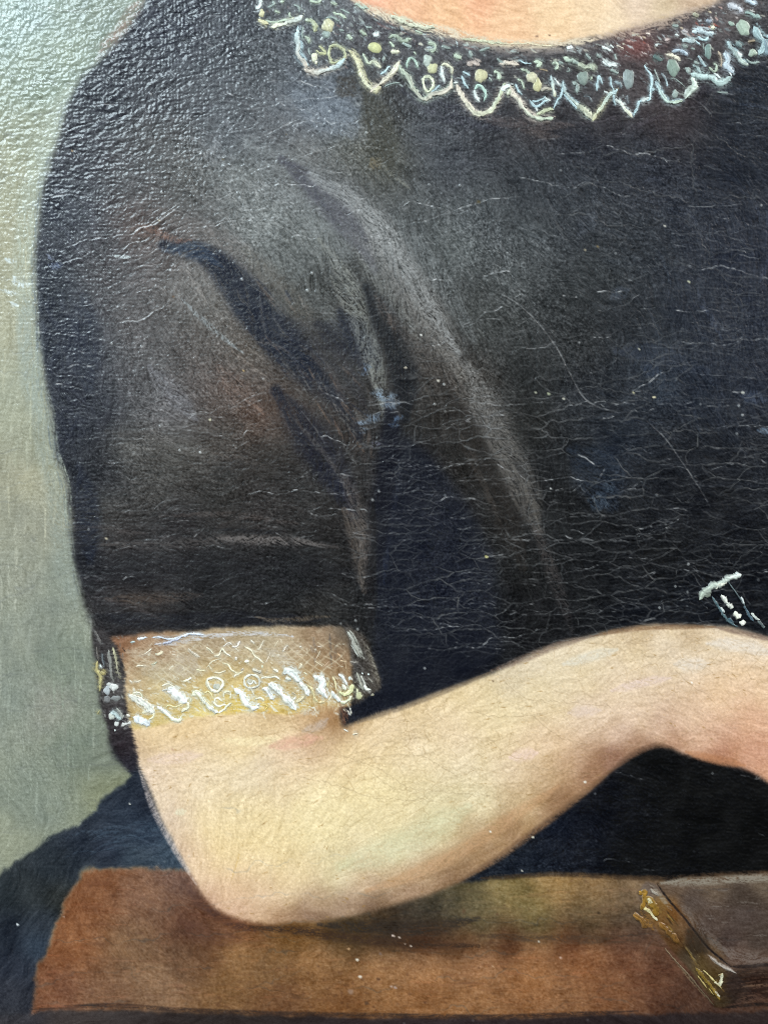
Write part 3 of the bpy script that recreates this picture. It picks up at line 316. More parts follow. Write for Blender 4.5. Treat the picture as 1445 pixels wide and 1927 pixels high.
IMPASTO.append((530, 1160, [
 ('c', [(345, 645), (405, 665), (440, 720), (420, 780), (455, 830), (495, 890)], 54, (224, 228, 222)), ('s', [(380, 780), (440, 850)], 30, (214, 214, 204)), ('s', [(430, 640), (470, 720), (470, 790)], 28, (216, 218, 210)), ('s', [(278, 735), (325, 790), (358, 880), (400, 930)], 22, (206, 194, 150)), ('s', [(400, 930), (470, 930)], 22, (206, 190, 150)), ('s', [(505, 915), (545, 868), (548, 820)], 12, (226, 214, 186)),
 ('s', [(553, 645), (588, 730), (592, 800)], 15, (212, 200, 160)), ('s', [(545, 808), (585, 870), (640, 915)], 34, (224, 228, 222)), ('c', [(625, 818), (690, 845), (750, 800), (770, 735)], 40, (206, 206, 160)), ('s', [(640, 925), (705, 930), (772, 860)], 26, (216, 218, 190)), ('s', [(618, 628), (670, 665), (712, 745)], 24, (220, 224, 220)), ('s', [(730, 658), (752, 685)], 20, WH), ('s', [(690, 480), (700, 550), (712, 625)], 9, (176, 150, 116)), ('s', [(660, 740), (700, 800)], 26, (206, 208, 190)), ('s', [(490, 700), (500, 760), (520, 690)], 14, (190, 176, 130)),
 ('s', [(712, 160), (760, 230), (800, 330), (858, 450)], 14, (182, 184, 174), (120, 118, 108)), ('s', [(740, 150), (790, 215), (830, 300)], 12, (156, 156, 146)), ('s', [(755, 310), (800, 380), (830, 430)], 9, (176, 178, 170)), ('s', [(815, 610), (850, 700), (890, 800)], 18, (150, 150, 138)), ('s', [(860, 640), (900, 720), (935, 790)], 12, (190, 190, 180)), ('s', [(905, 745), (925, 790), (975, 800)], 24, (214, 216, 206)), ('d', (845, 862), (36, 38), (196, 196, 156)), ('s', [(820, 780), (830, 840)], 18, (190, 190, 160)), ('d', (990, 850), (18, 14), (150, 146, 126)), ('d', (878, 620), (14, 8), WH), ('d', (945, 628), (14, 10), WH), ('s', [(950, 670), (990, 720)], 10, (150, 146, 136)),
 ('s', [(608, 400), (645, 440)], 7, (190, 156, 120)), ('s', [(635, 478), (700, 490)], 9, (206, 180, 146)), ('s', [(745, 493), (835, 497)], 7, (166, 160, 150)), ('s', [(375, 468), (425, 370)], 11, (206, 190, 164)), ('s', [(360, 485), (450, 540)], 8, (200, 184, 156)), ('s', [(340, 590), (352, 530)], 8, (190, 160, 126)), ('s', [(15, 390), (60, 320)], 12, (206, 190, 170)), ('s', [(390, 330), (440, 325)], 10, (216, 200, 180)), ('s', [(200, 340), (215, 320)], 14, (206, 196, 180)), ('s', [(240, 605), (280, 630)], 10, CR1), ('s', [(460, 550), (520, 490)], 10, (190, 160, 130)), ('s', [(675, 1225), (722, 1252)], 13, (232, 228, 214)), ('s', [(770, 1280), (830, 1270)], 22, (226, 214, 190)),
], 'cuff'))
def blob(x, y, rx, ry):
    return np.exp(-((PX - x) / rx) ** 2 - ((PY - y) / ry) ** 2)
def ramp(a, lo, hi):
    return np.clip((a - lo) / (hi - lo), 0, 1)
# ---- lay the picture down
def streaked(F, amp, amp2=0.0, grain=2.0):
    m = F.mean(-1, keepdims=True)
    return F + (amp * LIC + amp2 * LIC2 + grain * FINE)[..., None] * (0.45 + 0.55 * np.clip(m / 110, 0, 1.3))

img = streaked(BACK * .92, 3.2, 2.4, 1.6)
img += (2.0 * MOT + 2.0 * BIG)[..., None] * np.array([1, .9, .6], np.float32)
# loose reddish fringe and pale worked edge along the gown
edge = [(295, -60), (262, 0), (224, 60), (172, 118), (138, 160), (112, 215), (84, 290), (66, 345), (56, 400), (50, 470), (50, 560), (56, 640), (64, 720), (80, 790), (90, 850), (106, 915), (114, 985), (122, 1060), (140, 1140), (150, 1210)]
stroke(img, edge[4:14], 44, (158, 164, 150), 0.55, 1.0, 0.1, 0.5)
stroke(img, edge[10:19], 40, (134, 140, 130), 0.45, 1.0, 0.1, 0.5)
stroke(img, [(268, 0), (232, 62), (186, 112)], 34, (128, 108, 96), 0.65, 0.9, 0.2, 0.7)
for k in range(170):
    x = rng.uniform(-60, 190); y = rng.uniform(250, 1480); l = rng.uniform(25, 110); q = rng.uniform(-5, 5)
    v = rng.choice([-9, -6, 7, 11, 15]); base = BACK[min(max(int((y - Y0) / R), 0), NY - 1), min(max(int((x - X0) / R), 0), NX - 1)]
    stroke(img, [(x, y), (x + q * .4, y + l / 2), (x + q, y + l)], rng.uniform(2, 6), tuple(base + v), rng.uniform(.35, .8), .8, .3, .9)
m_dress = region(P_DRESS, 5.5, 1.2)
dcol = streaked(DRESS, 10.5, 3.6, 7.5)
dcol += (2.4 * MOT + 1.6 * BIG)[..., None] * np.clip(DRESS.mean(-1, keepdims=True) / 70, 0.1, 1.2)
dcol += (3.2 * GRAIN)[..., None] * np.clip(DRESS.mean(-1, keepdims=True) / 90, 0.15, 1)
D = dcol
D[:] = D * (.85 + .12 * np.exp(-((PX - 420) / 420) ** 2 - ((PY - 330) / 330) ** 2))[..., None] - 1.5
def ds(pts, w, col, a, soft=1.0, taper=.2, streak=.5, col2=None):
    stroke(D, pts, w, col, a, soft, taper, streak, col2)
# shoulder and sleeve
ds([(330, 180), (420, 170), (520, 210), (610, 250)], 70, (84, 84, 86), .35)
ds([(250, 430), (285, 440), (320, 452)], 26, (98, 80, 72), .45, 1.4, .3, 1.2)
ds([(300, 395), (360, 430), (420, 455), (480, 500), (540, 560)], 40, (108, 100, 96), .35, 1)
ds([(310, 462), (350, 466), (400, 488), (440, 530), (480, 580), (530, 640), (585, 700), (640, 760), (672, 820)], 62, (18, 22, 35), 1.0, 1.35, .4, .4)
ds([(310, 470), (375, 474), (415, 500)], 34, (52, 64, 80), .5, 1, .4, .8)
ds([(430, 556), (480, 620), (540, 690)], 22, (20, 24, 36), .5, 1)
ds([(460, 470), (520, 530), (570, 590), (620, 650), (655, 700)], 40, (94, 92, 86), .5, 1, .2, .6, (70, 64, 58))
ds([(600, 610), (650, 640), (690, 660)], 54, (28, 28, 35), .7, 1.5, .3)
ds([(640, 590), (680, 640), (712, 690)], 44, (22, 25, 36), .8, 1.4, .3)
ds([(566, 650), (610, 690), (650, 750), (690, 820), (700, 860)], 18, (80, 68, 60), .45, 1.4, .3, 1.1)
ds([(590, 720), (640, 790), (690, 870)], 30, (56, 48, 44), .5, 1.5, .3, .8)
ds([(520, 735), (560, 790), (610, 860), (650, 930), (664, 975)], 62, (21, 22, 34), .95, 1.5, .4, .45)
ds([(648, 960), (672, 1000), (684, 1050), (686, 1112)], 40, (74, 66, 60), .75, .7, .25, .4)
ds([(545, 780), (590, 830), (640, 895), (668, 960)], 10, (86, 80, 76), .45, 1, .3, .8)
ds([(340, 560), (380, 600), (420, 636), (458, 664)], 10, (134, 140, 142), .5, 1.3, .4, 1.2)
ds([(280, 690), (330, 745), (370, 790)], 34, (106, 104, 108), .45, 1, .3, .7)
ds([(410, 690), (450, 740), (490, 780)], 40, (104, 84, 74), .35, 1, .3, .8)
ds([(470, 780), (510, 810)], 50, (84, 70, 62), .3, 1.5, .3, 1.2)
ds([(200, 812), (300, 826), (420, 818)], 22, (70, 66, 64), .4, 1, .3, .6)
ds([(230, 840), (320, 836), (400, 860)], 30, (92, 88, 84), .4, 1, .3, .7)
ds([(180, 1024), (330, 1026), (430, 1014), (540, 1018), (640, 1030)], 20, (84, 78, 75), .4, 1.5, .3, 1.0)
ds([(410, 1012), (480, 1016), (560, 1018), (610, 1028)], 16, (104, 97, 94), .5, 1.4, .35, 1.3)
ds([(400, 995), (470, 1000), (540, 1002)], 9, (26, 24, 26), .8, .9, .3, .8)
ds([(300, 972), (420, 968), (560, 985)], 10, (84, 74, 70), .35, 1, .3, .9)
ds([(165, 1160), (300, 1168), (450, 1164), (600, 1166)], 26, (24, 24, 30), .7, 1, .2, .4)
ds([(200, 1128), (280, 1126), (380, 1120)], 22, (72, 60, 52), .5, 1, .3, .8)
ds([(480, 1160), (520, 1168), (620, 1160)], 10, (92, 80, 66), .55, 1, .3, .9)
ds([(160, 560), (155, 640), (168, 730)], 60, (34, 38, 50), .55, 1, .3)
ds([(150, 880), (165, 960), (170, 1060)], 44, (28, 32, 44), .6, 1, .3)
# folds radiating from the shoulder
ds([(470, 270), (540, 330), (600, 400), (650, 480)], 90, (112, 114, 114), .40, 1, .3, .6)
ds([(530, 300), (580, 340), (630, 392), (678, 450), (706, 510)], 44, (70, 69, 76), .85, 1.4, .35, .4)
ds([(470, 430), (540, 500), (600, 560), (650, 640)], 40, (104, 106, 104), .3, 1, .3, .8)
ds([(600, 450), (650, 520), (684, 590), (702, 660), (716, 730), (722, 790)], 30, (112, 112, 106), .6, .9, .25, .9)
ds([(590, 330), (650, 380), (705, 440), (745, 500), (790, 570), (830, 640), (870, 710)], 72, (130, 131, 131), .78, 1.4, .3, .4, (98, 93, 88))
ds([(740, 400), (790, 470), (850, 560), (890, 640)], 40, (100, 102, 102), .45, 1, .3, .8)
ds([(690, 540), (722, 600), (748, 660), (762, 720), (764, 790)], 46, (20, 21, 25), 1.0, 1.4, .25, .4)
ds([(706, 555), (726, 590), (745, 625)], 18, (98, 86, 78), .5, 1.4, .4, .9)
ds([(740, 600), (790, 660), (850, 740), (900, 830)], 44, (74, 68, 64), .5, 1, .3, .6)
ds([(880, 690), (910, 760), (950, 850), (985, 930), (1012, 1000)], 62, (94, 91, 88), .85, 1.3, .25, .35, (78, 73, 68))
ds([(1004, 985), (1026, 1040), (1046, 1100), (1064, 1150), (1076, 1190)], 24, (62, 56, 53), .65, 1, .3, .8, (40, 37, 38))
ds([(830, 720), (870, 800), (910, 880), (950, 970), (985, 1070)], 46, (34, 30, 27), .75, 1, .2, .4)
ds([(860, 800), (900, 890), (940, 980)], 14, (62, 55, 50), .4, 1, .3, .9)
for k in range(520):
    x = rng.uniform(90, 1445); y = rng.uniform(120, 1180); j = int((y - Y0) / R); i = int((x - X0) / R); a = ANG[j, i] + rng.normal(0, .16); l = rng.uniform(14, 60)
    base = DRESS[j, i]; v = rng.choice([-.35, -.22, .2, .35, .5]) * rng.uniform(.4, 1)
    ds([(x - l * math.cos(a), y - l * math.sin(a)), (x + rng.normal(0, 2), y + rng.normal(0, 2)), (x + l * math.cos(a), y + l * math.sin(a))], rng.uniform(2.5, 11), tuple(np.clip(base * (1 + v) + v * 6, 4, 200)), rng.uniform(.15, .5), 1.3, .35, 1.0)
navy = [(742, 740), (748, 820), (770, 830), (822, 875), (862, 930), (898, 990), (926, 1050), (934, 1110), (934, 1150), (925, 1250), (700, 1360), (640, 1330), (706, 1290), (700, 1200), (704, 1120), (708, 1040), (716, 960), (718, 880), (724, 800)]
m_navy = region(navy, 8, 1.2)
D[:] = mix(D, (17, 20, 31), m_navy * 0.8)
ds([(752, 860), (742, 930), (730, 1010), (722, 1100)], 12, (34, 40, 58), .4, 1, .2, 1)
ds([(730, 760), (736, 830), (722, 930), (712, 1060)], 36, (13, 14, 24), .95, 1.4, .2, .3)
ds([(702, 950), (698, 1060), (700, 1180)], 20, (18, 16, 18), .8, 1, .2, .2)
ds([(505, 600), (560, 625), (615, 655), (655, 705), (684, 760)], 50, (34, 34, 42), .38, 1.7, .3, .5)
ds([(640, 585), (668, 640), (690, 700)], 40, (26, 28, 38), .5, 1.6, .3, .5)
ds([(520, 700), (580, 770), (640, 840), (680, 900)], 130, (48, 43, 40), .22, 1.8, .3, .5)
ds([(650, 895), (668, 950), (684, 1010), (688, 1060)], 30, (86, 78, 73), .5, 1.5, .3, .8)
ds([(420, 880), (520, 910), (600, 930)], 90, (38, 36, 36), .25, 1.8, .3, .6)
ds([(180, 1070), (350, 1075), (520, 1080), (660, 1080)], 70, (27, 26, 29), .55, 1.6, .15, .6)
ds([(622, 520), (654, 578), (681, 648), (706, 730)], 20, (122, 122, 116), .5, 1.6, .3, 1.1)
ds([(640, 350), (700, 410), (760, 500), (815, 590), (862, 665)], 34, (138, 138, 137), .5, 1.7, .3, .8)
ds([(668, 470), (706, 525), (744, 575), (790, 640)], 26, (116, 116, 112), .4, 1.7, .3, 1.0)
ds([(612, 364), (655, 410), (690, 452)], 22, (60, 59, 66), .5, 1.7, .3, .5)
for k in range(60):
    q = rng.uniform(0, 1); x = 500 + 190 * q + rng.normal(0, 26); y = 560 + 290 * q + rng.normal(0, 26); a = radians(52) + rng.normal(0, .12); l = rng.uniform(10, 34)
    ds([(x - l * math.cos(a), y - l * math.sin(a)), (x, y), (x + l * math.cos(a), y + l * math.sin(a))], rng.uniform(2, 6), [(96, 78, 66), (84, 82, 80), (30, 32, 44), (104, 98, 92)][k % 4], rng.uniform(.25, .55), 1.3, .3, 1.1)
ds([(262, 424), (290, 432), (330, 452), (360, 452)], 14, (116, 88, 76), .5, 1.2, .3, 1.6)
# patches
for pts, w, c, a in [([(560, 180), (600, 205), (640, 215), (672, 215)], 74, (104, 110, 118), .5), ([(645, 250), (672, 236)], 40, (110, 115, 122), .45),
                     ([(690, 175), (706, 220), (722, 270), (734, 310)], 54, (54, 52, 44), .62), ([(640, 150), (665, 175)], 46, (52, 48, 44), .7),
                     ([(700, 300), (712, 316)], 26, (92, 82, 62), .5), ([(760, 170), (850, 215), (960, 240)], 40, (56, 56, 64), .5),
                     ([(880, 215), (980, 235), (1080, 236)], 22, (78, 68, 66), .45), ([(990, 250), (1050, 258)], 16, (86, 76, 72), .4),
                     ([(1230, 725), (1270, 740)], 60, (42, 49, 60), .5), ([(1210, 690), (1240, 700)], 30, (42, 50, 64), .6),
                     ([(1080, 850), (1130, 900), (1150, 950)], 90, (32, 40, 52), .5), ([(1110, 940), (1140, 950)], 36, (58, 70, 84), .5), ([(1140, 905), (1150, 925)], 22, (62, 74, 86), .4),
                     ([(1395, 745), (1440, 752)], 26, (60, 68, 84), .5), ([(1425, 810), (1450, 812)], 12, (94, 108, 124), .7), ([(1160, 660), (1250, 670), (1330, 700)], 40, (44, 50, 62), .45),
                     ([(1090, 440), (1120, 400)], 30, (62, 66, 74), .4), ([(1150, 560), (1180, 545)], 26, (60, 66, 76), .5)]:
    stroke(D, pts, w, c, a, .8, .3, .5)
for x, y, w, c in [(690, 690, 18, (100, 118, 142)), (716, 744, 30, (120, 136, 152)), (735, 756, 24, (124, 138, 152)), (700, 790, 22, (104, 120, 138)), (682, 796, 16, (110, 124, 140)), (742, 790, 18, (84, 108, 136)), (684, 810, 14, (112, 126, 142)), (708, 836, 14, (104, 104, 122)), (101, 498, 18, (112, 124, 150)), (94, 484, 8, (130, 138, 158))]:
    for k in range(4):
        a = rng.uniform(-.9, .9); o = rng.normal(0, w * .28, 2); l = w * rng.uniform(.3, .75)
        ds([(x + o[0] - l * math.cos(a), y + o[1] - l * .5 * math.sin(a)), (x + o[0], y + o[1] + 1), (x + o[0] + l * math.cos(a), y + o[1] + l * .5 * math.sin(a))], w * .42, c, .36, 1.4, .3, 1.2)
for x0, y0, x1, y1, w, c, a in [(214, 482, 246, 484, 6, (172, 180, 180), .8), (5, 486, 28, 494, 7, (176, 182, 176), .5)]:
    ds([(x0, y0), (x1, y1)], w, c, a, .5, .2, .6)
# cool shadow tone of the gown under the arm and to the right of the arm's inner bend
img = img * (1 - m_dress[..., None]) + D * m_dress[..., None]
OUT = np.array(spline(P_DRESS[4:22], False, 6))
for k in range(210):
    q = int(rng.integers(0, len(OUT) - 16)); n_ = int(rng.integers(6, 15)); o = rng.normal(-5, 5)
    seg = OUT[q:q + n_] + np.array([o, 0])
    c0_ = (150, 156, 142) if rng.random() < .6 else (92, 100, 104)
    stroke(img, [tuple(p) for p in seg[::3]], rng.uniform(1.6, 3.4), c0_, rng.uniform(.15, .42), .9, .3, .8)
for x0, y0, x1, y1 in [(8, 486, 30, 492), (24, 530, 44, 536), (36, 536, 60, 534), (2, 545, 34, 552), (18, 568, 34, 574), (26, 520, 36, 528)]:
    stroke(img, [(x0, y0), ((x0 + x1) / 2, (y0 + y1) / 2 + 2), (x1, y1)], 9, (190, 198, 196), .65, .9, .3, .9)

# dark sitter's side below the cuff, chair
m_chair = region(P_CHAIR, 2.6, 2.0)
img = img * (1 - m_chair[..., None]) + (streaked(CHAIR, 5.5, 4.0, 2.5) + (2.5 * MOT)[..., None]) * m_chair[..., None]
for k in range(26):
    t = rng.uniform(0, 1); x = 150 + 190 * t; y = 1600 - 60 * t * rng.uniform(.2, 1) + rng.uniform(-40, 20)
    stroke(img, [(x - 30, y + 12), (x, y), (x + 34, y + 1)], rng.uniform(3, 7), (62, 76, 90), .3, 1, .3, 1, mask=m_chair)
m_table = region(P_TABLE, 3.0, 1.6)
tc = streaked(TABLE * np.array([.97, 1.0, .98], np.float32), 5.0, 1.6, 5.0) + (4.0 * GRAIN)[..., None] * np.array([1, .8, .6], np.float32) + (4.0 * MOT + 2.5 * BIG)[..., None] * np.array([1.1, .9, .7], np.float32)
spots = np.clip(noise(3.2) - 1.7, 0, 1) * np.clip(BIG + .6, 0, 1)
tc = mix(tc, (84, 54, 36), spots * 0.4)
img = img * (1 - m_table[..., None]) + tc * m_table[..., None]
under = [(0, 1911), (150, 1898), (300, 1904), (480, 1909), (700, 1914), (945, 1916), (1150, 1908), (1445, 1904), (1720, 1900), (1720, 2240), (-260, 2240), (-260, 1900)]
m_under = region(under, 2.6, 1.0, smooth=False)
uc = streaked(field([(20, 1920, (48, 46, 50)), (150, 1922, (58, 50, 48)), (400, 1925, (44, 36, 34)), (800, 1925, (46, 36, 36)), (1200, 1925, (42, 33, 33)), (1400, 1925, (46, 36, 34)), (700, 2200, (30, 26, 28))]), 4, 3, 2)
img = img * (1 - m_under[..., None]) + uc * m_under[..., None]
stroke(img, [(60, 1900), (200, 1892), (330, 1900), (480, 1906), (700, 1910), (945, 1912), (1200, 1902)], 8, (44, 32, 28), .6, 1, .1, .4)
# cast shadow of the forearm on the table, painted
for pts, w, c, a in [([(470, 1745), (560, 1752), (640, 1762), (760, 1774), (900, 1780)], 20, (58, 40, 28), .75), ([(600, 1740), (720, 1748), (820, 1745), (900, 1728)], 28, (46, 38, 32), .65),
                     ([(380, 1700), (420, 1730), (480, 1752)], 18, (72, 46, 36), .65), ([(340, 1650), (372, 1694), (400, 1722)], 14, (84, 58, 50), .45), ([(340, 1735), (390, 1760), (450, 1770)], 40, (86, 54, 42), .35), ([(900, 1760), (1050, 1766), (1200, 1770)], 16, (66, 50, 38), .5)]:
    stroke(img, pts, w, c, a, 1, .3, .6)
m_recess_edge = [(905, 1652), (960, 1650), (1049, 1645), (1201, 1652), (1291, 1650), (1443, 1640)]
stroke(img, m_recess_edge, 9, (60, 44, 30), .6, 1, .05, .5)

for k in range(420):
    x = rng.uniform(90, 1300); y = rng.uniform(1660, 1896); l = rng.uniform(14, 80)
    j = int((y - Y0) / R); i = int((x - X0) / R); v = rng.choice([-.2, -.12, .10, .16]) * rng.uniform(.4, 1)
    stroke(img, [(x - l / 2, y + rng.normal(0, 1)), (x, y), (x + l / 2, y + rng.normal(0, 1.5))], rng.uniform(1.6, 6), tuple(np.clip(TABLE[j, i] * (1 + v), 10, 220)), rng.uniform(.2, .6), 1.3, .3, .9, mask=m_table * (1 - m_under))
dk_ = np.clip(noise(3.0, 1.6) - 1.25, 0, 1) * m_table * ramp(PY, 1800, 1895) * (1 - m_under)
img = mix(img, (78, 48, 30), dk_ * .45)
# book
m_book = region(P_BOOK, 1.8, .5)
img = img * (1 - m_book[..., None]) + (streaked(BOOK * np.where((PX > 1236 + (PY - 1668) * .9)[..., None], np.array([.83, .75, .69], np.float32), np.array([.84, .8, .82], np.float32)), 5.5, 3.5, 3.5)) * m_book[..., None]
groove = [(1236, 1664), (1256, 1692), (1291, 1733), (1326, 1778), (1350, 1800), (1374, 1819)]
stroke(img, groove, 4.2, (30, 24, 24), .9, .6, .1, .3)
stroke(img, [(1374, 1819), (1420, 1818), (1445, 1815), (1720, 1808)], 7, (36, 28, 26), .85, .8, .05, .3)
stroke(img, [(1330, 1796), (1356, 1816), (1384, 1830)], 7, (168, 156, 146), .75, .7, .3, .6)
stroke(img, [(1222, 1664), (1240, 1684), (1262, 1712)], 8, (150, 138, 122), .55, .9, .3, .8)
stroke(img, [(1242, 1662), (1340, 1657), (1445, 1651), (1720, 1640)], 15, (136, 126, 112), .75, 1.1, .08, .5)
stroke(img, [(1376, 1890), (1410, 1878), (1445, 1880)], 10, (86, 62, 50), .5, .8, .2, .7)
stroke(img, [(1360, 1896), (1420, 1890), (1500, 1892)], 7, (26, 20, 18), .7, .9, .2, .4)
stroke(img, [(1252, 1784), (1290, 1834), (1338, 1888)], 4, (128, 110, 84), .5, .8, .2, .8)
stroke(img, [(1214, 1690), (1240, 1716), (1268, 1752), (1292, 1788)], 24, (100, 74, 42), .4, 1.4, .3, .8)
stroke(img, [(1205, 1716), (1218, 1734), (1228, 1750)], 12, (140, 98, 44), .6, 1, .3, .8)
stroke(img, [(1296, 1752), (1310, 1772), (1326, 1790)], 34, (52, 42, 32), .6, 1.5, .3, .5)
stroke(img, [(1362, 1786), (1390, 1800), (1445, 1806)], 22, (116, 102, 94), .55, 1.5, .2, .7)
stroke(img, [(1276, 1700), (1330, 1760), (1370, 1800)], 16, (112, 102, 96), .4, 1.5, .2, .8)
stroke(img, [(1300, 1800), (1325, 1840), (1352, 1880)], 22, (92, 72, 40), .5, 1.3, .3, .9)
for k in range(22):
    q = rng.uniform(0, 1); x = 1225 + 120 * q + rng.uniform(-8, 14); y = 1690 + 170 * q + rng.uniform(-6, 6)
    stroke(img, [(x - 7, y - 9), (x, y), (x + 7, y + 10)], rng.uniform(1.5, 3.6), [(140, 112, 56), (50, 38, 22), (112, 84, 40), (150, 132, 92)][k % 4], rng.uniform(.3, .7), .9, .3, .9)
for k in range(46):
    x = rng.uniform(1260, 1445); y = rng.uniform(1665, 1810); l = rng.uniform(12, 50)
    if x < 1240 + (y - 1668) * .9 + 10: continue
    stroke(img, [(x - l / 2, y + rng.normal(0, 1)), (x, y), (x + l / 2, y + rng.normal(0, 1.5))], rng.uniform(1.5, 5), [(122, 112, 104), (66, 58, 54), (104, 90, 84), (78, 66, 60)][k % 4], rng.uniform(.2, .5), 1.2, .3, .9)
for k in range(30):
    x = rng.uniform(1375, 1470); y = rng.uniform(1826, 1888); l = rng.uniform(20, 70)
    stroke(img, [(x - l / 2, y + 4), (x, y + rng.normal(0, 1)), (x + l / 2, y - 2)], rng.uniform(1.5, 4), [(92, 66, 52), (30, 22, 20), (110, 84, 66), (44, 32, 28)][k % 4], rng.uniform(.3, .6), 1.2, .3, .9)

# neck and lace ground
m_coll = region(P_COLLAR, 7, 1.0)
lm_ = LACEB.mean(-1, keepdims=True)
lc = streaked((lm_ + (LACEB - lm_) * (.35 + .6 * blob(1195, 88, 34, 20)[..., None])) * 1.12 + 5, 9, 5, 6)
img = img * (1 - 0.7 * m_coll[..., None]) + lc * 0.7 * m_coll[..., None]
m_neck = region(P_NECK, 4.0, 1.2)
img = img * (1 - m_neck[..., None]) + (streaked(NECK, 3.2, 4.0, 2.0) + (2 * MOT)[..., None]) * m_neck[..., None]
stroke(img, [(655, -8), (690, 14), (740, 34), (790, 52), (840, 60), (900, 78), (960, 86), (1060, 84), (1130, 70)], 22, (206, 190, 166), .75, .9, .15, .7)
stroke(img, [(800, 66), (880, 84), (960, 97), (1040, 96), (1120, 86), (1200, 64)], 14, (110, 102, 100), .6, 1, .2, .7)
stroke(img, [(1120, 72), (1200, 54), (1280, 30), (1340, 8)], 26, (186, 164, 146), .5, 1, .3, .9)

# forearm
m_arm = region(P_ARM, 3.6, .45)
edge_dark = region(P_ARM, 14, .6)
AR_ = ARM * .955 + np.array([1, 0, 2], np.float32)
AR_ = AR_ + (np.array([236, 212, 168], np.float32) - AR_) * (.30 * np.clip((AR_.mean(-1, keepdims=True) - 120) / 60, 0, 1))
ac = streaked(AR_, 4.0, 2.6, 3.4)
ac += (1.5 * MOT + 1.2 * BIG)[..., None] * np.array([.7, .8, 1.3], np.float32)
pores = np.clip(lic(blur(rng.standard_normal((NY, NX)).astype(np.float32), 1.0), 3, 2.0, ANG + .3) - 1.9, 0, 1.6) * np.clip(BIG2 * .6 + .8, .1, 1.4)
ac = mix(ac, (150, 112, 58), pores * 0.42)
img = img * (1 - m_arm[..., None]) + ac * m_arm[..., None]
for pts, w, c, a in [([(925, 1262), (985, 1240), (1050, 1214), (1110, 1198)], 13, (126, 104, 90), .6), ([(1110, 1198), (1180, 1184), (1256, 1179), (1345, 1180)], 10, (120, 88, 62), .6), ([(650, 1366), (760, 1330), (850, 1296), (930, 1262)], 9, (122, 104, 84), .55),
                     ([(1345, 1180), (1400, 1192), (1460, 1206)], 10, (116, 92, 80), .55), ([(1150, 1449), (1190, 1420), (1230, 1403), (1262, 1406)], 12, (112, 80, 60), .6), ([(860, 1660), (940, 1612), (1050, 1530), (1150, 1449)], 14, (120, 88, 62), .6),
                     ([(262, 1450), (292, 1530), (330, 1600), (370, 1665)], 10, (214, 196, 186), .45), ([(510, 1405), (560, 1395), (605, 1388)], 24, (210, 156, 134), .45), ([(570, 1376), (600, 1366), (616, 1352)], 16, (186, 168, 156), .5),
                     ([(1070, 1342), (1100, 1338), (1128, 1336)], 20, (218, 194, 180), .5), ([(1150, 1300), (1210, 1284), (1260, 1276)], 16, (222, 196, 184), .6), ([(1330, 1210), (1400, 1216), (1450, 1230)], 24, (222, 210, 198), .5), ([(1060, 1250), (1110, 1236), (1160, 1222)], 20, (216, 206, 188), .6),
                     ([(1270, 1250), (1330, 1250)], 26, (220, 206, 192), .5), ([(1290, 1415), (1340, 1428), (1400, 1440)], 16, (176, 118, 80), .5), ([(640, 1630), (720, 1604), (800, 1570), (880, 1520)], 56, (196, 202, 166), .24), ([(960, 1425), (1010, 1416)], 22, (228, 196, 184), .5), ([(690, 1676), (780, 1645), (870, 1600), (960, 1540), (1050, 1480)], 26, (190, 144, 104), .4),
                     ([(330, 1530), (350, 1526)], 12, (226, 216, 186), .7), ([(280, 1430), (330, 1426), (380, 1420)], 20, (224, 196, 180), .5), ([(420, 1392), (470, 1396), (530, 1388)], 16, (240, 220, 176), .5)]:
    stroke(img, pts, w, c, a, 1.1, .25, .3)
stroke(img, [(436, 1656), (444, 1630), (452, 1600)], 3, (206, 170, 110), .7, .8, .2, .5)
# cuff
m_cuff = region(P_CUFF, 2.4, .8)
cc = streaked(CUFF * np.array([.955, 1.0, .97], np.float32), 5, 4, 3) + (3 * MOT)[..., None]
cc = mix(cc, (205, 190, 165), np.clip(GRAIN - .9, 0, 1) * .35 * np.clip(BIG + 1, 0, 1))
img = img * (1 - m_cuff[..., None]) + cc * m_cuff[..., None]
dark_side = [(174, 1180), (205, 1196), (226, 1228), (236, 1300), (246, 1366), (262, 1440), (240, 1448), (214, 1400), (200, 1362), (188, 1300), (180, 1240)]
m_dark = region(dark_side, 2.6, .8)
dk = streaked(field([(190, 1200, (54, 50, 50)), (210, 1240, (50, 46, 46)), (205, 1300, (70, 66, 64)), (215, 1360, (44, 38, 40)), (230, 1410, (36, 28, 32)), (240, 1440, (34, 32, 40))]), 8, 5, 4)
img = img * (1 - m_dark[..., None]) + dk * m_dark[..., None]
m_gauze = region([(650, 1180), (668, 1186), (690, 1204), (702, 1240), (718, 1285), (714, 1300), (690, 1312), (668, 1322), (662, 1290), (660, 1240)], 2.2, .7)
img = img * (1 - .85 * m_gauze[..., None]) + streaked(field([(660, 1200, (92, 82, 72)), (690, 1220, (66, 60, 54)), (672, 1260, (58, 54, 52)), (700, 1260, (82, 74, 66)), (712, 1292, (76, 68, 60)), (680, 1300, (84, 76, 66))]), 9, 6, 3) * .85 * m_gauze[..., None]
CW = (214, 214, 206)
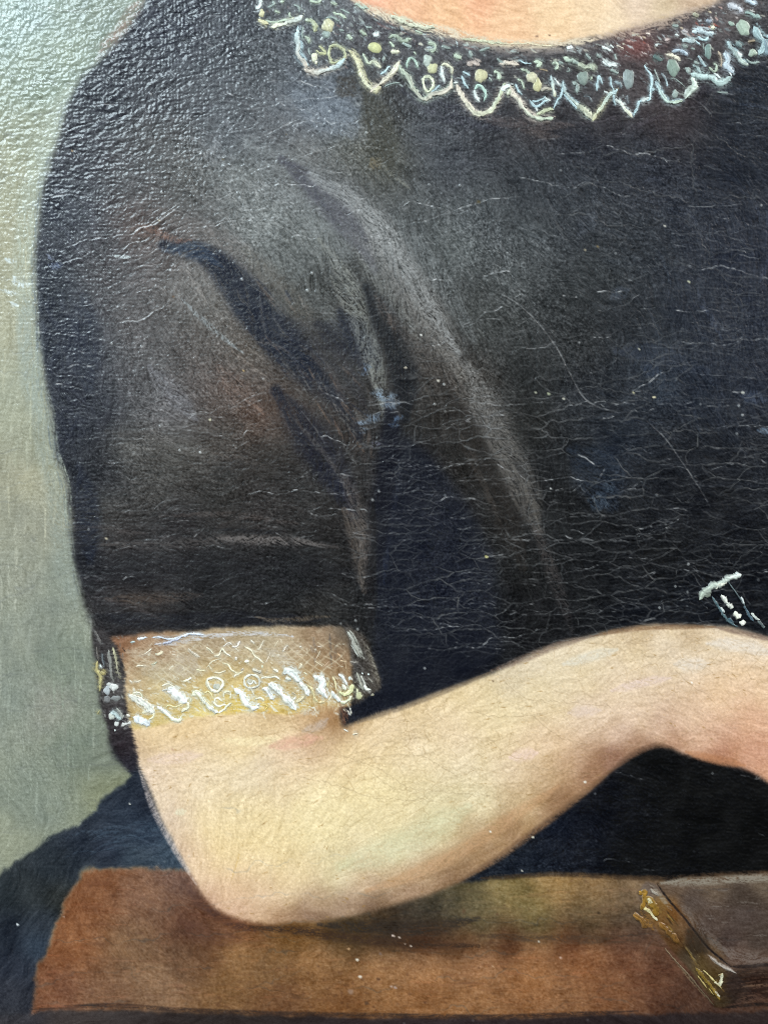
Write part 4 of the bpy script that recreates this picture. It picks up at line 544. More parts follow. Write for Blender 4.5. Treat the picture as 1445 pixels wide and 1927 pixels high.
for pts, w, c, a in [([(655, 1188), (664, 1205), (672, 1225), (680, 1244)], 7, (178, 178, 166), .8), ([(662, 1190), (674, 1214), (686, 1242)], 4, (150, 150, 140), .7), ([(684, 1210), (696, 1235), (706, 1266), (716, 1294)], 9, (112, 104, 92), .5), ([(690, 1212), (704, 1250), (714, 1280)], 3, (140, 134, 120), .6),
                     ([(620, 1192), (622, 1220), (624, 1250)], 5, (92, 84, 78), .6), ([(590, 1200), (594, 1230), (592, 1252)], 6, (112, 96, 84), .5), ([(633, 1200), (630, 1240)], 6, (104, 84, 66), .5),
                     ([(672, 1268), (676, 1284), (682, 1300)], 7, (150, 148, 138), .6),
                     ([(240, 1226), (262, 1232), (290, 1246), (270, 1262)], 26, (186, 172, 152), .30), ([(330, 1240), (350, 1250), (372, 1262)], 40, (180, 166, 150), .40), ([(270, 1268), (330, 1270), (390, 1262)], 26, (182, 168, 146), .3), ([(500, 1222), (530, 1240), (560, 1262)], 22, (196, 190, 180), .4), ([(420, 1220), (470, 1216)], 16, (190, 176, 156), .4),
                     ([(300, 1214), (340, 1210), (380, 1200), (450, 1192), (540, 1196), (552, 1199)], 9, (200, 200, 206), .65), ([(560, 1340), (600, 1338)], 12, (196, 186, 170), .5), ([(420, 1340), (450, 1338)], 12, (216, 176, 96), .5), ([(496, 1330), (512, 1340)], 12, (214, 160, 70), .5), ([(660, 1322), (672, 1320)], 10, (30, 24, 22), .85)]:
    stroke(img, pts, w, c, a, .9, .25, .9)
stroke(img, [(640, 1322), (650, 1345), (646, 1364)], 12, (124, 82, 58), .5, 1, .2, .5)

# scattered dabs in the collar netting
def dabs(n, box, L, W, cols, ang, a, mask=None):
    for k in range(n):
        x = rng.uniform(box[0], box[2]); y = rng.uniform(box[1], box[3])
        if mask is not None and not mask(x, y):
            continue
        th = radians(ang + rng.normal(0, 22)); l = rng.uniform(*L) / 2
        dx, dy = l * math.cos(th), l * math.sin(th)
        stroke(img, [(x - dx, y - dy), (x + rng.normal(0, 1.2), y + rng.normal(0, 1.2)), (x + dx, y + dy)], rng.uniform(*W), cols[rng.integers(len(cols))], rng.uniform(*a), .8, .35, .9)
wn_ = ramp(noise(9), -1.2, .8)
u_ = PX + 3.0 * noise(14); v_ = PY + 3.0 * noise(14) + .03 * (PX - 400)
for sg_ in (1, -1):
    ph = ((u_ * math.sin(radians(38)) * sg_ + v_ * math.cos(radians(38))) / 13.5) % 1.0
    netl = np.clip(1.25 - np.abs(ph - .5) * 13.5 / 1.25, 0, 1) * wn_ * m_cuff * ramp(PX, 232, 262) * (1 - ramp(PX, 640, 656)) * ramp(PY, 1198, 1214) * (1 - ramp(PY, 1318, 1336))
    img = mix(img, (216, 204, 176), netl * .55)
for yy in (1292, 1306, 1322, 1334):
    stroke(img, [(250, yy + 22), (330, yy + 14), (420, yy + 2), (520, yy - 2), (600, yy - 8), (656, yy - 12)], 20, (206, 190, 154), .30, 1.5, .08, 1.4)
stroke(img, [(250, 1235), (400, 1222), (560, 1216)], 46, (184, 164, 138), .28, 1.8, .1, 1.3)
dabs(130, (250, 1205, 655, 1335), (5, 15), (1.4, 3.2), [(220, 208, 184), (206, 196, 176), (226, 220, 200), (190, 176, 156)], -40, (.3, .75))
dabs(90, (250, 1205, 640, 1335), (4, 12), (1.2, 2.6), [(222, 212, 190), (200, 186, 160)], 45, (.3, .7))
dabs(170, (250, 1276, 665, 1345), (5, 18), (1.6, 4.6), [(226, 224, 212), (214, 206, 184), (230, 228, 214)], 35, (.4, .8))
dabs(40, (250, 1230, 640, 1345), (3, 8), (1.2, 2.4), [(150, 104, 50), (160, 116, 60)], 10, (.3, .7))
dabs(30, (186, 1190, 246, 1366), (5, 16), (1.4, 3.2), [(150, 150, 144), (110, 108, 104), (30, 28, 30)], 80, (.4, .8))
def neck_y(x):
    return np.interp(x, [560, 640, 671, 712, 764, 816, 868, 920, 970, 1049, 1118, 1187, 1239, 1291, 1343, 1400, 1445], [-80, -20, 5, 26, 46, 62, 76, 88, 92, 88, 78, 62, 48, 30, 10, -20, -50])
def lace_y(x):
    return np.interp(x, [480, 550, 600, 700, 800, 900, 1000, 1180, 1260, 1330, 1400, 1445], [30, 60, 105, 140, 160, 180, 195, 200, 175, 140, 100, 70])
pale = [(196, 206, 196), (168, 180, 176), (150, 160, 160), (206, 204, 186), (186, 200, 200)]
dabs(150, (560, -30, 900, 150), (8, 24), (2.5, 6), pale, 25, (.35, .75), lambda x, y: neck_y(x) + 2 < y < neck_y(x) + 42)
dabs(110, (900, 60, 1445, 150), (7, 20), (2.5, 6), pale, 18, (.3, .7), lambda x, y: neck_y(x) + 4 < y < neck_y(x) + 38)
dabs(140, (1180, 10, 1445, 120), (7, 16), (2.5, 5), [(206, 196, 190), (190, 160, 150), (150, 78, 66), (200, 186, 160), (176, 186, 190)], 35, (.4, .8), lambda x, y: neck_y(x) < y < neck_y(x) + 50)
dabs(260, (480, -30, 1445, 200), (4, 14), (1.8, 4.2), pale + [(120, 96, 92)], 30, (.25, .6), lambda x, y: neck_y(x) + 10 < y < lace_y(x) + 14)
dabs(420, (500, -30, 1445, 200), (5, 20), (1.8, 4.6), [(128, 140, 142), (112, 122, 126), (150, 160, 154), (92, 88, 92)], 25, (.2, .5), lambda x, y: neck_y(x) + 4 < y < lace_y(x) + 6)
dabs(60, (600, 20, 900, 90), (12, 34), (2, 4), [(44, 42, 48), (100, 70, 68)], 22, (.3, .6), lambda x, y: neck_y(x) + 4 < y < neck_y(x) + 36)

# thin scumble round every thick stroke, so that it sits in dragged paint
for ox_, oy_, items_, par_ in IMPASTO:
    for it in items_:
        if it[0] == 'd':
            x, y = at(ox_, oy_, [it[1]])[0]; w = min(it[2]) / Z
            if w > 3: stroke(img, [(x - w * .5, y - w * .6), (x, y), (x + w * .5, y + w * .7)], w * 2.5, it[3], .35, 1, .3, .8)
            continue
        P = at(ox_, oy_, it[1]); w = it[2] / Z
        stroke(img, P, w * 2.1 + 2.4, tuple(v * .86 for v in it[3]), .42, 1.2, .1, 1.2)
        if it[0] == 'c' or it[2] > 38:
            off = rng.normal(0, 1.2, 2)
            stroke(img, [(x + off[0] + 1.2 * w * .4, y + off[1] - w * .45) for x, y in P], w * .8, it[3], .5, .9, .2, 1.4)

# ---- craquelure: stretched cell borders, three sizes, broken up
def cracks(cw, ch, seed, jit=.85, tilt=0.0, wob=1.0):
    r2 = np.random.default_rng(seed)
    n1 = noise(14); n2 = noise(14); n3 = noise(4); n4 = noise(4)
    x = PX + wob * (3.2 * n1 + 1.3 * n3); y = PY + wob * (3.2 * n2 + 1.3 * n4) + PX * tilt
    u = (x + 900) / cw; v = (y + 900) / ch
    iu = np.floor(u).astype(np.int32); iv = np.floor(v).astype(np.int32)
    G = 400
    jx = r2.uniform(.5 - jit / 2, .5 + jit / 2, (G, G)).astype(np.float32); jy = r2.uniform(.5 - jit / 2, .5 + jit / 2, (G, G)).astype(np.float32)
    f1 = np.full(u.shape, 9e9, np.float32); f2 = f1.copy(); ax = np.zeros_like(f1); ay = ax.copy(); bx = ax.copy(); by = ax.copy()
    for dj in (-1, 0, 1):
        for di in (-1, 0, 1):
            a = (iv + dj) % G; b = (iu + di) % G
            sx = iu + di + jx[a, b]; sy = iv + dj + jy[a, b]
            d = (sx - u) ** 2 + (sy - v) ** 2
            c1 = d < f1; c2 = (~c1) & (d < f2)
            bx = np.where(c1, ax, np.where(c2, sx, bx)); by = np.where(c1, ay, np.where(c2, sy, by)); f2 = np.where(c1, f1, np.where(c2, d, f2))
            ax = np.where(c1, sx, ax); ay = np.where(c1, sy, ay); f1 = np.where(c1, d, f1)
    g = np.hypot((bx - ax) / cw, (by - ay) / ch) + 1e-6
    dist = (f2 - f1) / 2 / g
    horiz = np.abs((by - ay) / ch) / g                    # 1 where the crack runs level
    return dist.astype(np.float32), horiz.astype(np.float32)

def line(dist, w):
    return np.clip(1.25 - dist / w, 0, 1)
d1, h1 = cracks(120, 40, 11, tilt=.06)
d2, h2 = cracks(58, 24, 12, tilt=-.03)
d3, h3 = cracks(46, 34, 13)
d6, h6 = cracks(34, 20, 16, tilt=.5, wob=.8)
d4, h4 = cracks(300, 62, 14, tilt=.05, wob=1.6)
right_low = np.clip(blob(1250, 1000, 330, 190) + .7 * blob(1000, 1080, 200, 140) + .45 * blob(1350, 620, 220, 260), 0, 1)
mid = np.clip(blob(820, 900, 330, 200) + .6 * blob(900, 720, 260, 120) + .5 * blob(820, 1150, 160, 120), 0, 1)
left = np.clip(blob(150, 620, 150, 330), 0, 1)
topr = np.clip(blob(1300, 420, 260, 240), 0, 1)
lowsl = blob(420, 1080, 260, 90)
skinm = m_arm
gown = np.clip(m_dress - m_arm - m_table - m_book - m_neck - m_cuff - m_chair - .7 * m_coll, 0, 1)
brk = ramp(noise(18), -.9, .7); brk2 = ramp(noise(13), -.4, 1.0); brk3 = ramp(noise(26), -.6, .8)
hz = lambda h, p=1.5: np.clip(h, 0, 1) ** p
C1 = .55 * line(d1, 1.25) * hz(h1, 1.2) * brk * (0.25 + .75 * np.clip(right_low + mid * .8 + left * .9 + topr * .5, 0, 1))
C2 = line(d2, 1.15) * (.45 + .55 * hz(h2, 1)) * (.25 + .75 * brk2) * np.clip(right_low * 1.3 + mid * .4 + left * .2 + lowsl * .15, 0, 1)
C3 = line(d3, 1.5) * brk3 * np.clip(topr * .7 + right_low * .5, 0, 1) * .7
C4 = .5 * line(d4, 1.4) * hz(h4, 3) * ramp(noise(24), -.7, .5) * np.clip(.45 + mid + left, 0, 1)
inrecess = blob(1300, 1540, 260, 120)
d7, h7 = cracks(92, 27, 31, jit=.95, tilt=.03, wob=.8)
d8, h8 = cracks(170, 84, 32, jit=.9, wob=1.2)
d9, h9 = cracks(44, 16, 33, jit=.95, wob=.7)
NETW = np.maximum(1.0 * line(d7, 1.5) * np.clip(.25 + .75 * ramp(noise(30), -1.1, .5), 0, 1) * np.clip(right_low * 1.5 + .75 * mid + .45 * left, 0, 1), np.maximum(.8 * line(d8, 1.5) * ramp(noise(34), -1.0, .4) * np.clip(topr * 1.1 + .3, 0, 1), .8 * line(d9, 1.25) * ramp(noise(26), -.2, .9) * np.clip(right_low * 1.3 + .6 * mid, 0, 1)))
NETW = NETW * gown * (1 - .9 * inrecess)
CR = np.clip(np.maximum(np.maximum(C1 * .3, C2 * .25), np.maximum(C3, C4)) * gown * (1 - .75 * inrecess), 0, 1)
backm = np.clip(1 - m_dress - m_chair, 0, 1)
CRB = line(d4, 1.6) * hz(h4, 2) * brk * backm * .5
CS = np.clip(line(d6, .9) * (.3 + .7 * brk2) * .75 + line(d3, .8) * brk3 * .35 + line(d2, .9) * brk * .4, 0, 1) * skinm * np.clip(.35 + blob(750, 1430, 330, 120) + blob(1350, 1260, 160, 70) + .5 * blob(1100, 1260, 150, 60), 0, 1)

# long hand-drawn scratches and cracks
SCR = np.zeros((NY, NX), np.float32)
def scratch(pts, w, a, wob=0):
    r = seg_dist(pts, w + 6)
    if r is None: return
    sl, d, t = r
    SCR[sl] = np.maximum(SCR[sl], a * np.clip(1.2 - d / w, 0, 1) * np.clip(np.minimum(t, 1 - t) * 9 + .2, 0, 1))
scratch([(930, 545), (975, 572), (1015, 610), (1048, 655), (1074, 705), (1096, 745), (1125, 765), (1170, 778)], 1.7, .95)
scratch([(1218, 792), (1252, 826), (1285, 872), (1320, 925), (1334, 952)], 1.7, .95)
scratch([(565, 770), (585, 795), (606, 825), (612, 838)], 1.6, .8)
scratch([(540, 415), (552, 392)], 1.2, -.9)
scratch([(1300, 183), (1325, 200), (1342, 220)], 1.4, .5)
for pts, a in [([(690, 762), (752, 757), (800, 760), (850, 756), (900, 758), (945, 762), (1000, 756), (1060, 752)], .8), ([(68, 624), (110, 626), (150, 632), (200, 636)], .8), ([(76, 570), (110, 568), (150, 574), (180, 572)], .7), ([(70, 652), (100, 658), (125, 664), (160, 666), (240, 672)], .7),
               ([(64, 688), (92, 692), (110, 704), (140, 703), (175, 708)], .7), ([(92, 752), (112, 768), (130, 784), (180, 786)], .6), ([(140, 750), (170, 762), (210, 774), (270, 776)], .6), ([(100, 860), (120, 862), (146, 874), (184, 874), (260, 880)], .6), ([(118, 848), (140, 832), (165, 826), (230, 824), (300, 828)], .6),
               ([(680, 838), (740, 846), (790, 832), (830, 820), (880, 806)], .6), ([(650, 890), (700, 882), (740, 878)], .7), ([(770, 902), (820, 892), (850, 876), (900, 866), (960, 864)], .75), ([(860, 904), (920, 902), (970, 900)], .8), ([(920, 934), (960, 932), (980, 928)], .7), ([(690, 1012), (720, 1008), (745, 1002)], .8), ([(690, 1095), (730, 1078), (790, 1070)], .6),
               ([(700, 1130), (770, 1116), (850, 1106), (890, 1096)], .6), ([(760, 1138), (800, 1140), (834, 1142)], .7), ([(690, 1330), (740, 1330), (800, 1315), (860, 1312)], .5), ([(1000, 1002), (1060, 978), (1130, 974), (1200, 984), (1270, 984), (1330, 1004), (1400, 1016)], .75), ([(960, 1014), (1080, 1014), (1150, 1012), (1200, 1008), (1260, 1016), (1330, 1028)], .7),
               ([(1060, 1094), (1110, 1110), (1160, 1128), (1206, 1146)], .8), ([(950, 1154), (1000, 1156), (1060, 1156), (1110, 1140)], .7), ([(1000, 1076), (1060, 1078), (1120, 1074), (1170, 1074)], .7), ([(1020, 1060), (1100, 1044), (1180, 1040), (1220, 1060)], .6), ([(1290, 700), (1320, 704), (1400, 710), (1445, 718)], .5), ([(1180, 645), (1260, 655), (1330, 660), (1400, 668)], .35),
               ([(1300, 800), (1350, 808), (1445, 776)], .5), ([(1180, 738), (1220, 752), (1260, 756), (1400, 762)], .35), ([(1150, 398), (1170, 404), (1215, 422)], .6), ([(1290, 388), (1340, 388), (1400, 382)], .7), ([(1360, 410), (1400, 420), (1445, 435)], .5), ([(1300, 470), (1350, 466), (1400, 478), (1430, 484), (1440, 460)], .6), ([(1260, 290), (1310, 308), (1375, 324)], .5),
               ([(945, 268), (980, 272), (1020, 262), (1060, 262)], .45), ([(480, 320), (550, 300), (620, 278), (700, 262)], .55), ([(470, 208), (540, 192), (600, 184), (680, 180)], .75), ([(560, 292), (620, 305), (680, 318), (740, 322)], .5), ([(680, 448), (760, 446), (840, 440), (900, 420), (970, 410)], .55), ([(750, 255), (800, 238), (850, 225)], .5),
               ([(110, 128), (220, 158), (300, 160), (400, 140), (500, 110)], .6), ([(120, 250), (180, 232), (260, 222), (340, 225)], .7), ([(130, 262), (200, 255), (300, 230), (380, 215)], .5), ([(130, 340), (220, 345), (290, 332), (400, 322)], .6), ([(160, 292), (210, 280)], .7), ([(60, 10), (150, 22), (250, 8)], .6), ([(0, 150), (60, 152), (110, 162)], .4), ([(270, 465), (330, 470)], .4)]:
    w0 = []
    P = spline(pts, False, 7)
    P = P + np.cumsum(rng.normal(0, .55, P.shape), 0) * np.array([.2, 1])
    P[:, 1] += rng.normal(0, 1.0, len(P))
    L = len(P); q = 0
    while q < L - 2:
        e = q + int(rng.integers(4, 14)); scratch(P[q:e + 1], 1.35, a * rng.uniform(.5, 1.1)); q = e + (rng.random() < .25)
SK = np.zeros((NY, NX), np.float32)
for pts in [[(700, 1402), (780, 1390), (850, 1384), (930, 1392)], [(640, 1420), (720, 1450), (760, 1478), (830, 1490), (945, 1500)], [(560, 1460), (640, 1480), (700, 1500), (800, 1505)], [(640, 1440), (700, 1425), (760, 1420), (800, 1426), (860, 1460)], [(945, 1280), (975, 1305), (1000, 1318), (1060, 1322), (1150, 1330)], [(1270, 1262), (1300, 1290), (1330, 1306)],
            [(1000, 1345), (1050, 1385), (1100, 1400)], [(990, 1440), (1060, 1450), (1110, 1458)], [(700, 1455), (735, 1480), (790, 1490)], [(880, 1340), (950, 1350), (1020, 1344)], [(1180, 1245), (1260, 1235), (1340, 1262)], [(1100, 1210), (1160, 1212), (1230, 1205)]]:
    P = spline(pts, False, 6); P[:, 1] += rng.normal(0, 1.6, len(P))
    r = seg_dist(P, 8, smooth=False)
    if r: sl, d, t = r; SK[sl] = np.maximum(SK[sl], .55 * np.clip(1.2 - d / 1.0, 0, 1))
SCRp = np.clip(SCR, 0, 1) * (1 - m_arm)
# long level cracks, walked step by step, with short branches that join them
LC = np.zeros((NY, NX), np.float32)
def crack_line(P, a, w):
    r = seg_dist(P, 5, smooth=False)
    if r is None: return
    sl, d, t = r
    LC[sl] = np.maximum(LC[sl], a * np.clip(1.25 - d / w, 0, 1) * np.clip(np.minimum(t, 1 - t) * 12 + .15, 0, 1))
dens = np.clip(.40 + .7 * mid + .8 * left + .55 * right_low + .25 * topr + .3 * lowsl, 0, 1) * gown * (1 - .8 * inrecess)
tiltf = .10 * noise(120) + .0
made = 0; tries = 0
while made < 300 and tries < 6000:
    tries += 1
    x = rng.uniform(40, 1445); y = rng.uniform(-10, 1640)
    i = int((x - X0) / R); j = int((y - Y0) / R)
    if rng.random() > dens[j, i]: continue
    made += 1
    L = rng.choice([30, 55, 90, 150, 240], p=[.3, .28, .2, .14, .08]); P = [(x, y)]; th = 0.0; bias = rng.normal(0, .10) - (.14 if x < 900 and rng.random() < .5 else 0)
    for k in range(int(L / 5)):
        th = .62 * th + rng.normal(0, .24)
        x += 5 * math.cos(th + bias); y += 5 * math.sin(th + bias) + 5 * float(tiltf[min(max(int((y - Y0) / R), 0), NY - 1), min(max(int((x - X0) / R), 0), NX - 1)])
        P.append((x, y))
        if rng.random() < .025:
            q = rng.choice([-1, 1]) * rng.uniform(.5, 1.2); B = [(x, y)]; bx_, by_ = x, y
            for m in range(int(rng.integers(2, 7))):
                q *= .9; bx_ += 4.5 * math.cos(q + rng.normal(0, .25)); by_ += 4.5 * math.sin(q); B.append((bx_, by_))
            if len(B) > 2: crack_line(B, rng.uniform(.3, .7), 1.0)
    crack_line(P, rng.choice([.35, .5, .75, 1.0], p=[.3, .3, .25, .15]), rng.uniform(1.0, 1.45))
LC = LC * (1 - m_arm) * (1 - m_cuff) * (1 - .6 * m_coll)
lum = blur(img.mean(-1), 5)
def lit(c):
    return c[..., None]
hatch = np.clip(lic(rng.standard_normal((NY, NX)).astype(np.float32), 4, 1.7, ANG + .9) - 1.2, 0, 1.5) * m_arm * ramp(noise(32), -.6, 1.0)
img = mix(img, (176, 140, 92), hatch * .14)
spark = ramp(noise(2.2) * .8 + noise(9) * .6, -.3, 1.2)
wn = rng.standard_normal((NY, NX)).astype(np.float32)
tooth = (.75 * wn + .6 * blur(wn, 1.0) * 3) * (.35 + .65 * gown) * np.clip(.6 + .3 * BIG, .3, 1.2)
img = img + tooth[..., None] * (2.6 + .085 * np.clip(img.mean(-1, keepdims=True), 0, 90)) * (1 - .45 * np.clip(m_table + m_arm + m_neck, 0, 1))[..., None]
hair = np.clip(lic(rng.standard_normal((NY, NX)).astype(np.float32), 7, 1.8, ANG - .25) - 1.7, 0, 1.4) * gown * ramp(noise(40), -.6, .9)
img = mix(img, np.stack([lum + 46] * 3, -1), hair * .34)
dust_glint = np.stack([lum * .6 + 84, lum * .6 + 84, lum * .6 + 84], -1)  # crack dirt plus painted glare and sparkle off the crack edges
img = mix(img, dust_glint, np.clip(CR * (.20 + .42 * spark), 0, .8))
sparkl = ramp(noise(2.0) + .5 * noise(6), -.2, 1.7)
img = mix(img, dust_glint * .92, np.clip(NETW * (.50 + .40 * spark), 0, .85))
img = mix(img, (8, 8, 10), np.clip(np.roll(NETW, 1, 0) * (1 - NETW) * .35, 0, 1))
img = mix(img, dust_glint * .85, np.clip(LC * .36, 0, .8))
img = mix(img, dust_glint * 1.2 + 40, np.clip(LC * sparkl * .9, 0, .9))
img = mix(img, dust_glint * 1.15 + 12, np.clip(SCRp * (.30 + .55 * spark), 0, .9))
img = mix(img, np.stack([lum * .9, lum * .92, lum * .9], -1) * .86, CRB * .6)
img = mix(img, (138, 108, 66), np.clip(CS * .40, 0, .6))
img = mix(img, (112, 90, 62), SK * .42)
img = mix(img, (30, 30, 32), np.clip(-SCR, 0, 1))
# dusty specks, some painted in place of glints, and tiny losses
sp = rng.standard_normal((NY, NX)).astype(np.float32)
SP = np.clip(blur((sp > 3.45).astype(np.float32) * rng.uniform(.4, 1.6, (NY, NX)).astype(np.float32), 1.05) * 9, 0, 1)
SPg = SP * ramp(noise(30), -.8, 1.2) * np.clip(gown + .3 * m_chair + .25 * m_under + .15 * m_table, 0, 1) * (1 - .5 * inrecess)
img = mix(img, (186, 188, 186), SPg * .62)
for x, y, r_, c in [(395, 789, 3.4, (226, 220, 190)), (824, 716, 4.2, (216, 210, 196)), (763, 692, 3, (210, 200, 180)), (792, 630, 3.2, (220, 220, 214)), (1251, 425, 4, (228, 222, 206)), (1100, 470, 3, (150, 140, 120)), (1296, 529, 3.6, (190, 190, 160)), (1202, 656, 3.2, (210, 205, 180)), (1192, 739, 4.2, (206, 198, 160)), (1230, 747, 3.6, (216, 206, 170)), (1397, 739, 4, (190, 190, 180)), (1032, 741, 4.5, (176, 180, 150)), (1060, 750, 4, (200, 196, 180)),
                    (1008, 738, 3, (170, 170, 150)), (200, 1013, 4.2, (206, 196, 170)), (915, 1048, 3.6, (196, 190, 130)), (1036, 919, 2.6, (220, 220, 216)), (672, 1806, 4.5, (230, 222, 206)), (678, 1838, 4, (222, 214, 200)), (740, 1761, 3.5, (210, 190, 178)), (752, 1764, 2.8, (206, 186, 172)), (773, 1780, 3.1, (206, 190, 176)), (761, 1776, 2.4, (196, 176, 160)), (656, 1786, 3.5, (200, 160, 120)), (922, 1565, 2.8, (236, 232, 220)), (1100, 1471, 3.6, (240, 236, 224)), (1002, 1575, 3, (226, 220, 200)), (982, 1638, 3, (206, 200, 186)), (1013, 1771, 3, (196, 186, 170)), (34, 1740, 3.6, (226, 230, 230)), (927, 1818, 2.6, (226, 206, 176)), (1054, 1801, 4, (206, 176, 160)),
                    (245, 1512, 3, (206, 206, 196)), (120, 1725, 2.6, (200, 190, 186)), (900, 380, 6, (74, 64, 40)), (1124, 464, 4, (110, 96, 66)), (327, 558, 4, (96, 72, 50)), (540, 253, 3, (74, 62, 44)), (926, 1281, 2.8, (90, 66, 44)), (420, 300, 3, (90, 80, 60)), (1126, 1718, 5, (56, 42, 28)), (800, 1886, 5, (90, 56, 36)), (712, 1843, 5, (90, 60, 40)), (716, 1795, 5, (120, 98, 86)), (660, 1866, 9, (150, 120, 100)), (690, 1888, 6, (84, 60, 42)),
                    (736, 1856, 4, (178, 150, 134)), (744, 1858, 4, (170, 148, 140)), (325, 1410, 4, (196, 160, 130)), (1300, 1284, 3, (250, 240, 230)), (1010, 68, 4, (130, 100, 80)), (1034, 66, 2.5, (120, 96, 76)), (458, 697, 3, (190, 160, 110)), (300, 415, 3, (180, 170, 150)), (137, 284, 2.5, (180, 156, 120))]:
    sl, d, t = seg_dist([(x - .8, y), (x + .8, y + .5)], r_ * 2 + 4)
    r_ = r_ * .8; a = np.clip(1.4 - (d + .5 * FINE[sl]) / (r_ * .62), 0, .85)[..., None]
    img[sl] = img[sl] * (1 - a) + np.array(c, np.float32) * a
img = img - (7 * np.exp(-np.clip(lum, 0, 255) / 24))[..., None]
img = np.clip(img, 2.5, 250)

# ---- relief (picture units, towards the viewer)
thr = (np.sin(PX * 2 * np.pi / 6.1 + 1.1 * noise(9)) * ramp(noise(12), -1, 1) + np.sin(PY * 2 * np.pi / 6.6 + 1.1 * noise(9)) * ramp(noise(12), -1, 1))
smooth_skin = 1 - .6 * np.clip(m_arm + m_neck, 0, 1) - .6 * m_table
peel = blur(noise(2.4), 1.0); peel /= peel.std()
ridge = noise(9, 2.6); ridge2 = noise(22, 3.2)
wrink = bilin(ridge, PX, PY - .22 * PX * 0 + 3 * noise(20))
tl = np.clip(1.25 - np.hypot((PX - 60) / 820, (PY + 20) / 470), 0, 1)
crz = np.clip(1 - np.abs(noise(24, 6.5)) * 4.0, 0, 1) * ramp(noise(30), -.6, .8) + np.clip(1 - np.abs(noise(12, 4)) * 3.0, 0, 1) * ramp(noise(20), -.2, 1.0) * .7
fine = noise(1.5); fib = noise(4.5, 1.5)
lump = blur(np.clip(noise(3.0, 2.0) - .6, 0, 2), .8)
H = (.09 * thr + (.10 + .06 * tl) * fine + (.06 + .10 * tl) * fib + .70 * tl * lump * ramp(noise(22), -.8, 1.2) + (.06 + .50 * tl) * crz + (.02 + .10 * tl) * wrink + .09 * LIC + .09 * LIC2) * smooth_skin
H += .2 * noise(40) + 1.2 * noise(120)
Hc = np.clip(NETW * .8 + CR * .6 + LC * .9 + SCRp + CS * .5 + CRB * .6, 0, 1)
cup = blur(Hc, 3.2)
H += 1.9 * cup - .9 * Hc
H += .9 * SPg
H += 1.2 * blur(m_arm, 6) * .3
st = np.zeros((NY, NX), np.float32)
sl, d, _t = seg_dist(groove, 8); st[sl] -= 1.0 * np.clip(1.3 - d / 2.6, 0, 1)
H += st

# ---- which painted thing each spot belongs to
LAB = np.zeros((NY, NX), np.int32)
NAMES = ['painted_backdrop', 'painted_sleeve', 'painted_bodice', 'painted_chair', 'painted_tabletop', 'painted_table_edge', 'painted_neck', 'painted_lace_collar', 'painted_forearm', 'painted_lace_cuff', 'painted_book', 'painted_shadow']
LAB[m_dress > .5] = 2
P_SLEEVE = [(x - 30, y) for x, y in P_DRESS[:27]] + [(212, 1400), (262, 1440), (262, 1330), (262, 1200), (640, 1200), (690, 1190), (702, 1120), (704, 1000), (716, 900), (740, 780), (735, 690), (712, 600), (660, 500), (600, 410), (540, 310), (500, 200), (470, 100), (460, 0), (455, -260)]
LAB[(polymask(P_SLEEVE) > .5) & (LAB == 2)] = 1
LAB[(LAB == 2) & (PY > 1395) & (PX > 700)] = 11
LAB[m_chair > .5] = 3
LAB[m_table > .5] = 4
LAB[m_under > .5] = 5
LAB[m_book > .5] = 10
LAB[m_coll > .5] = 7
LAB[m_neck > .5] = 6
LAB[m_arm > .5] = 8
LAB[(m_dark > .5) & (PY < 1375)] = 9
LAB[m_gauze > .5] = 9
LAB[m_cuff > .5] = 9
LABC = (polymask(P_COVER) > .5) & (LAB == 10)
LABP = (polymask(P_PAGES) > .5) & (LAB == 10) & ~LABC
# ==END PAINT==

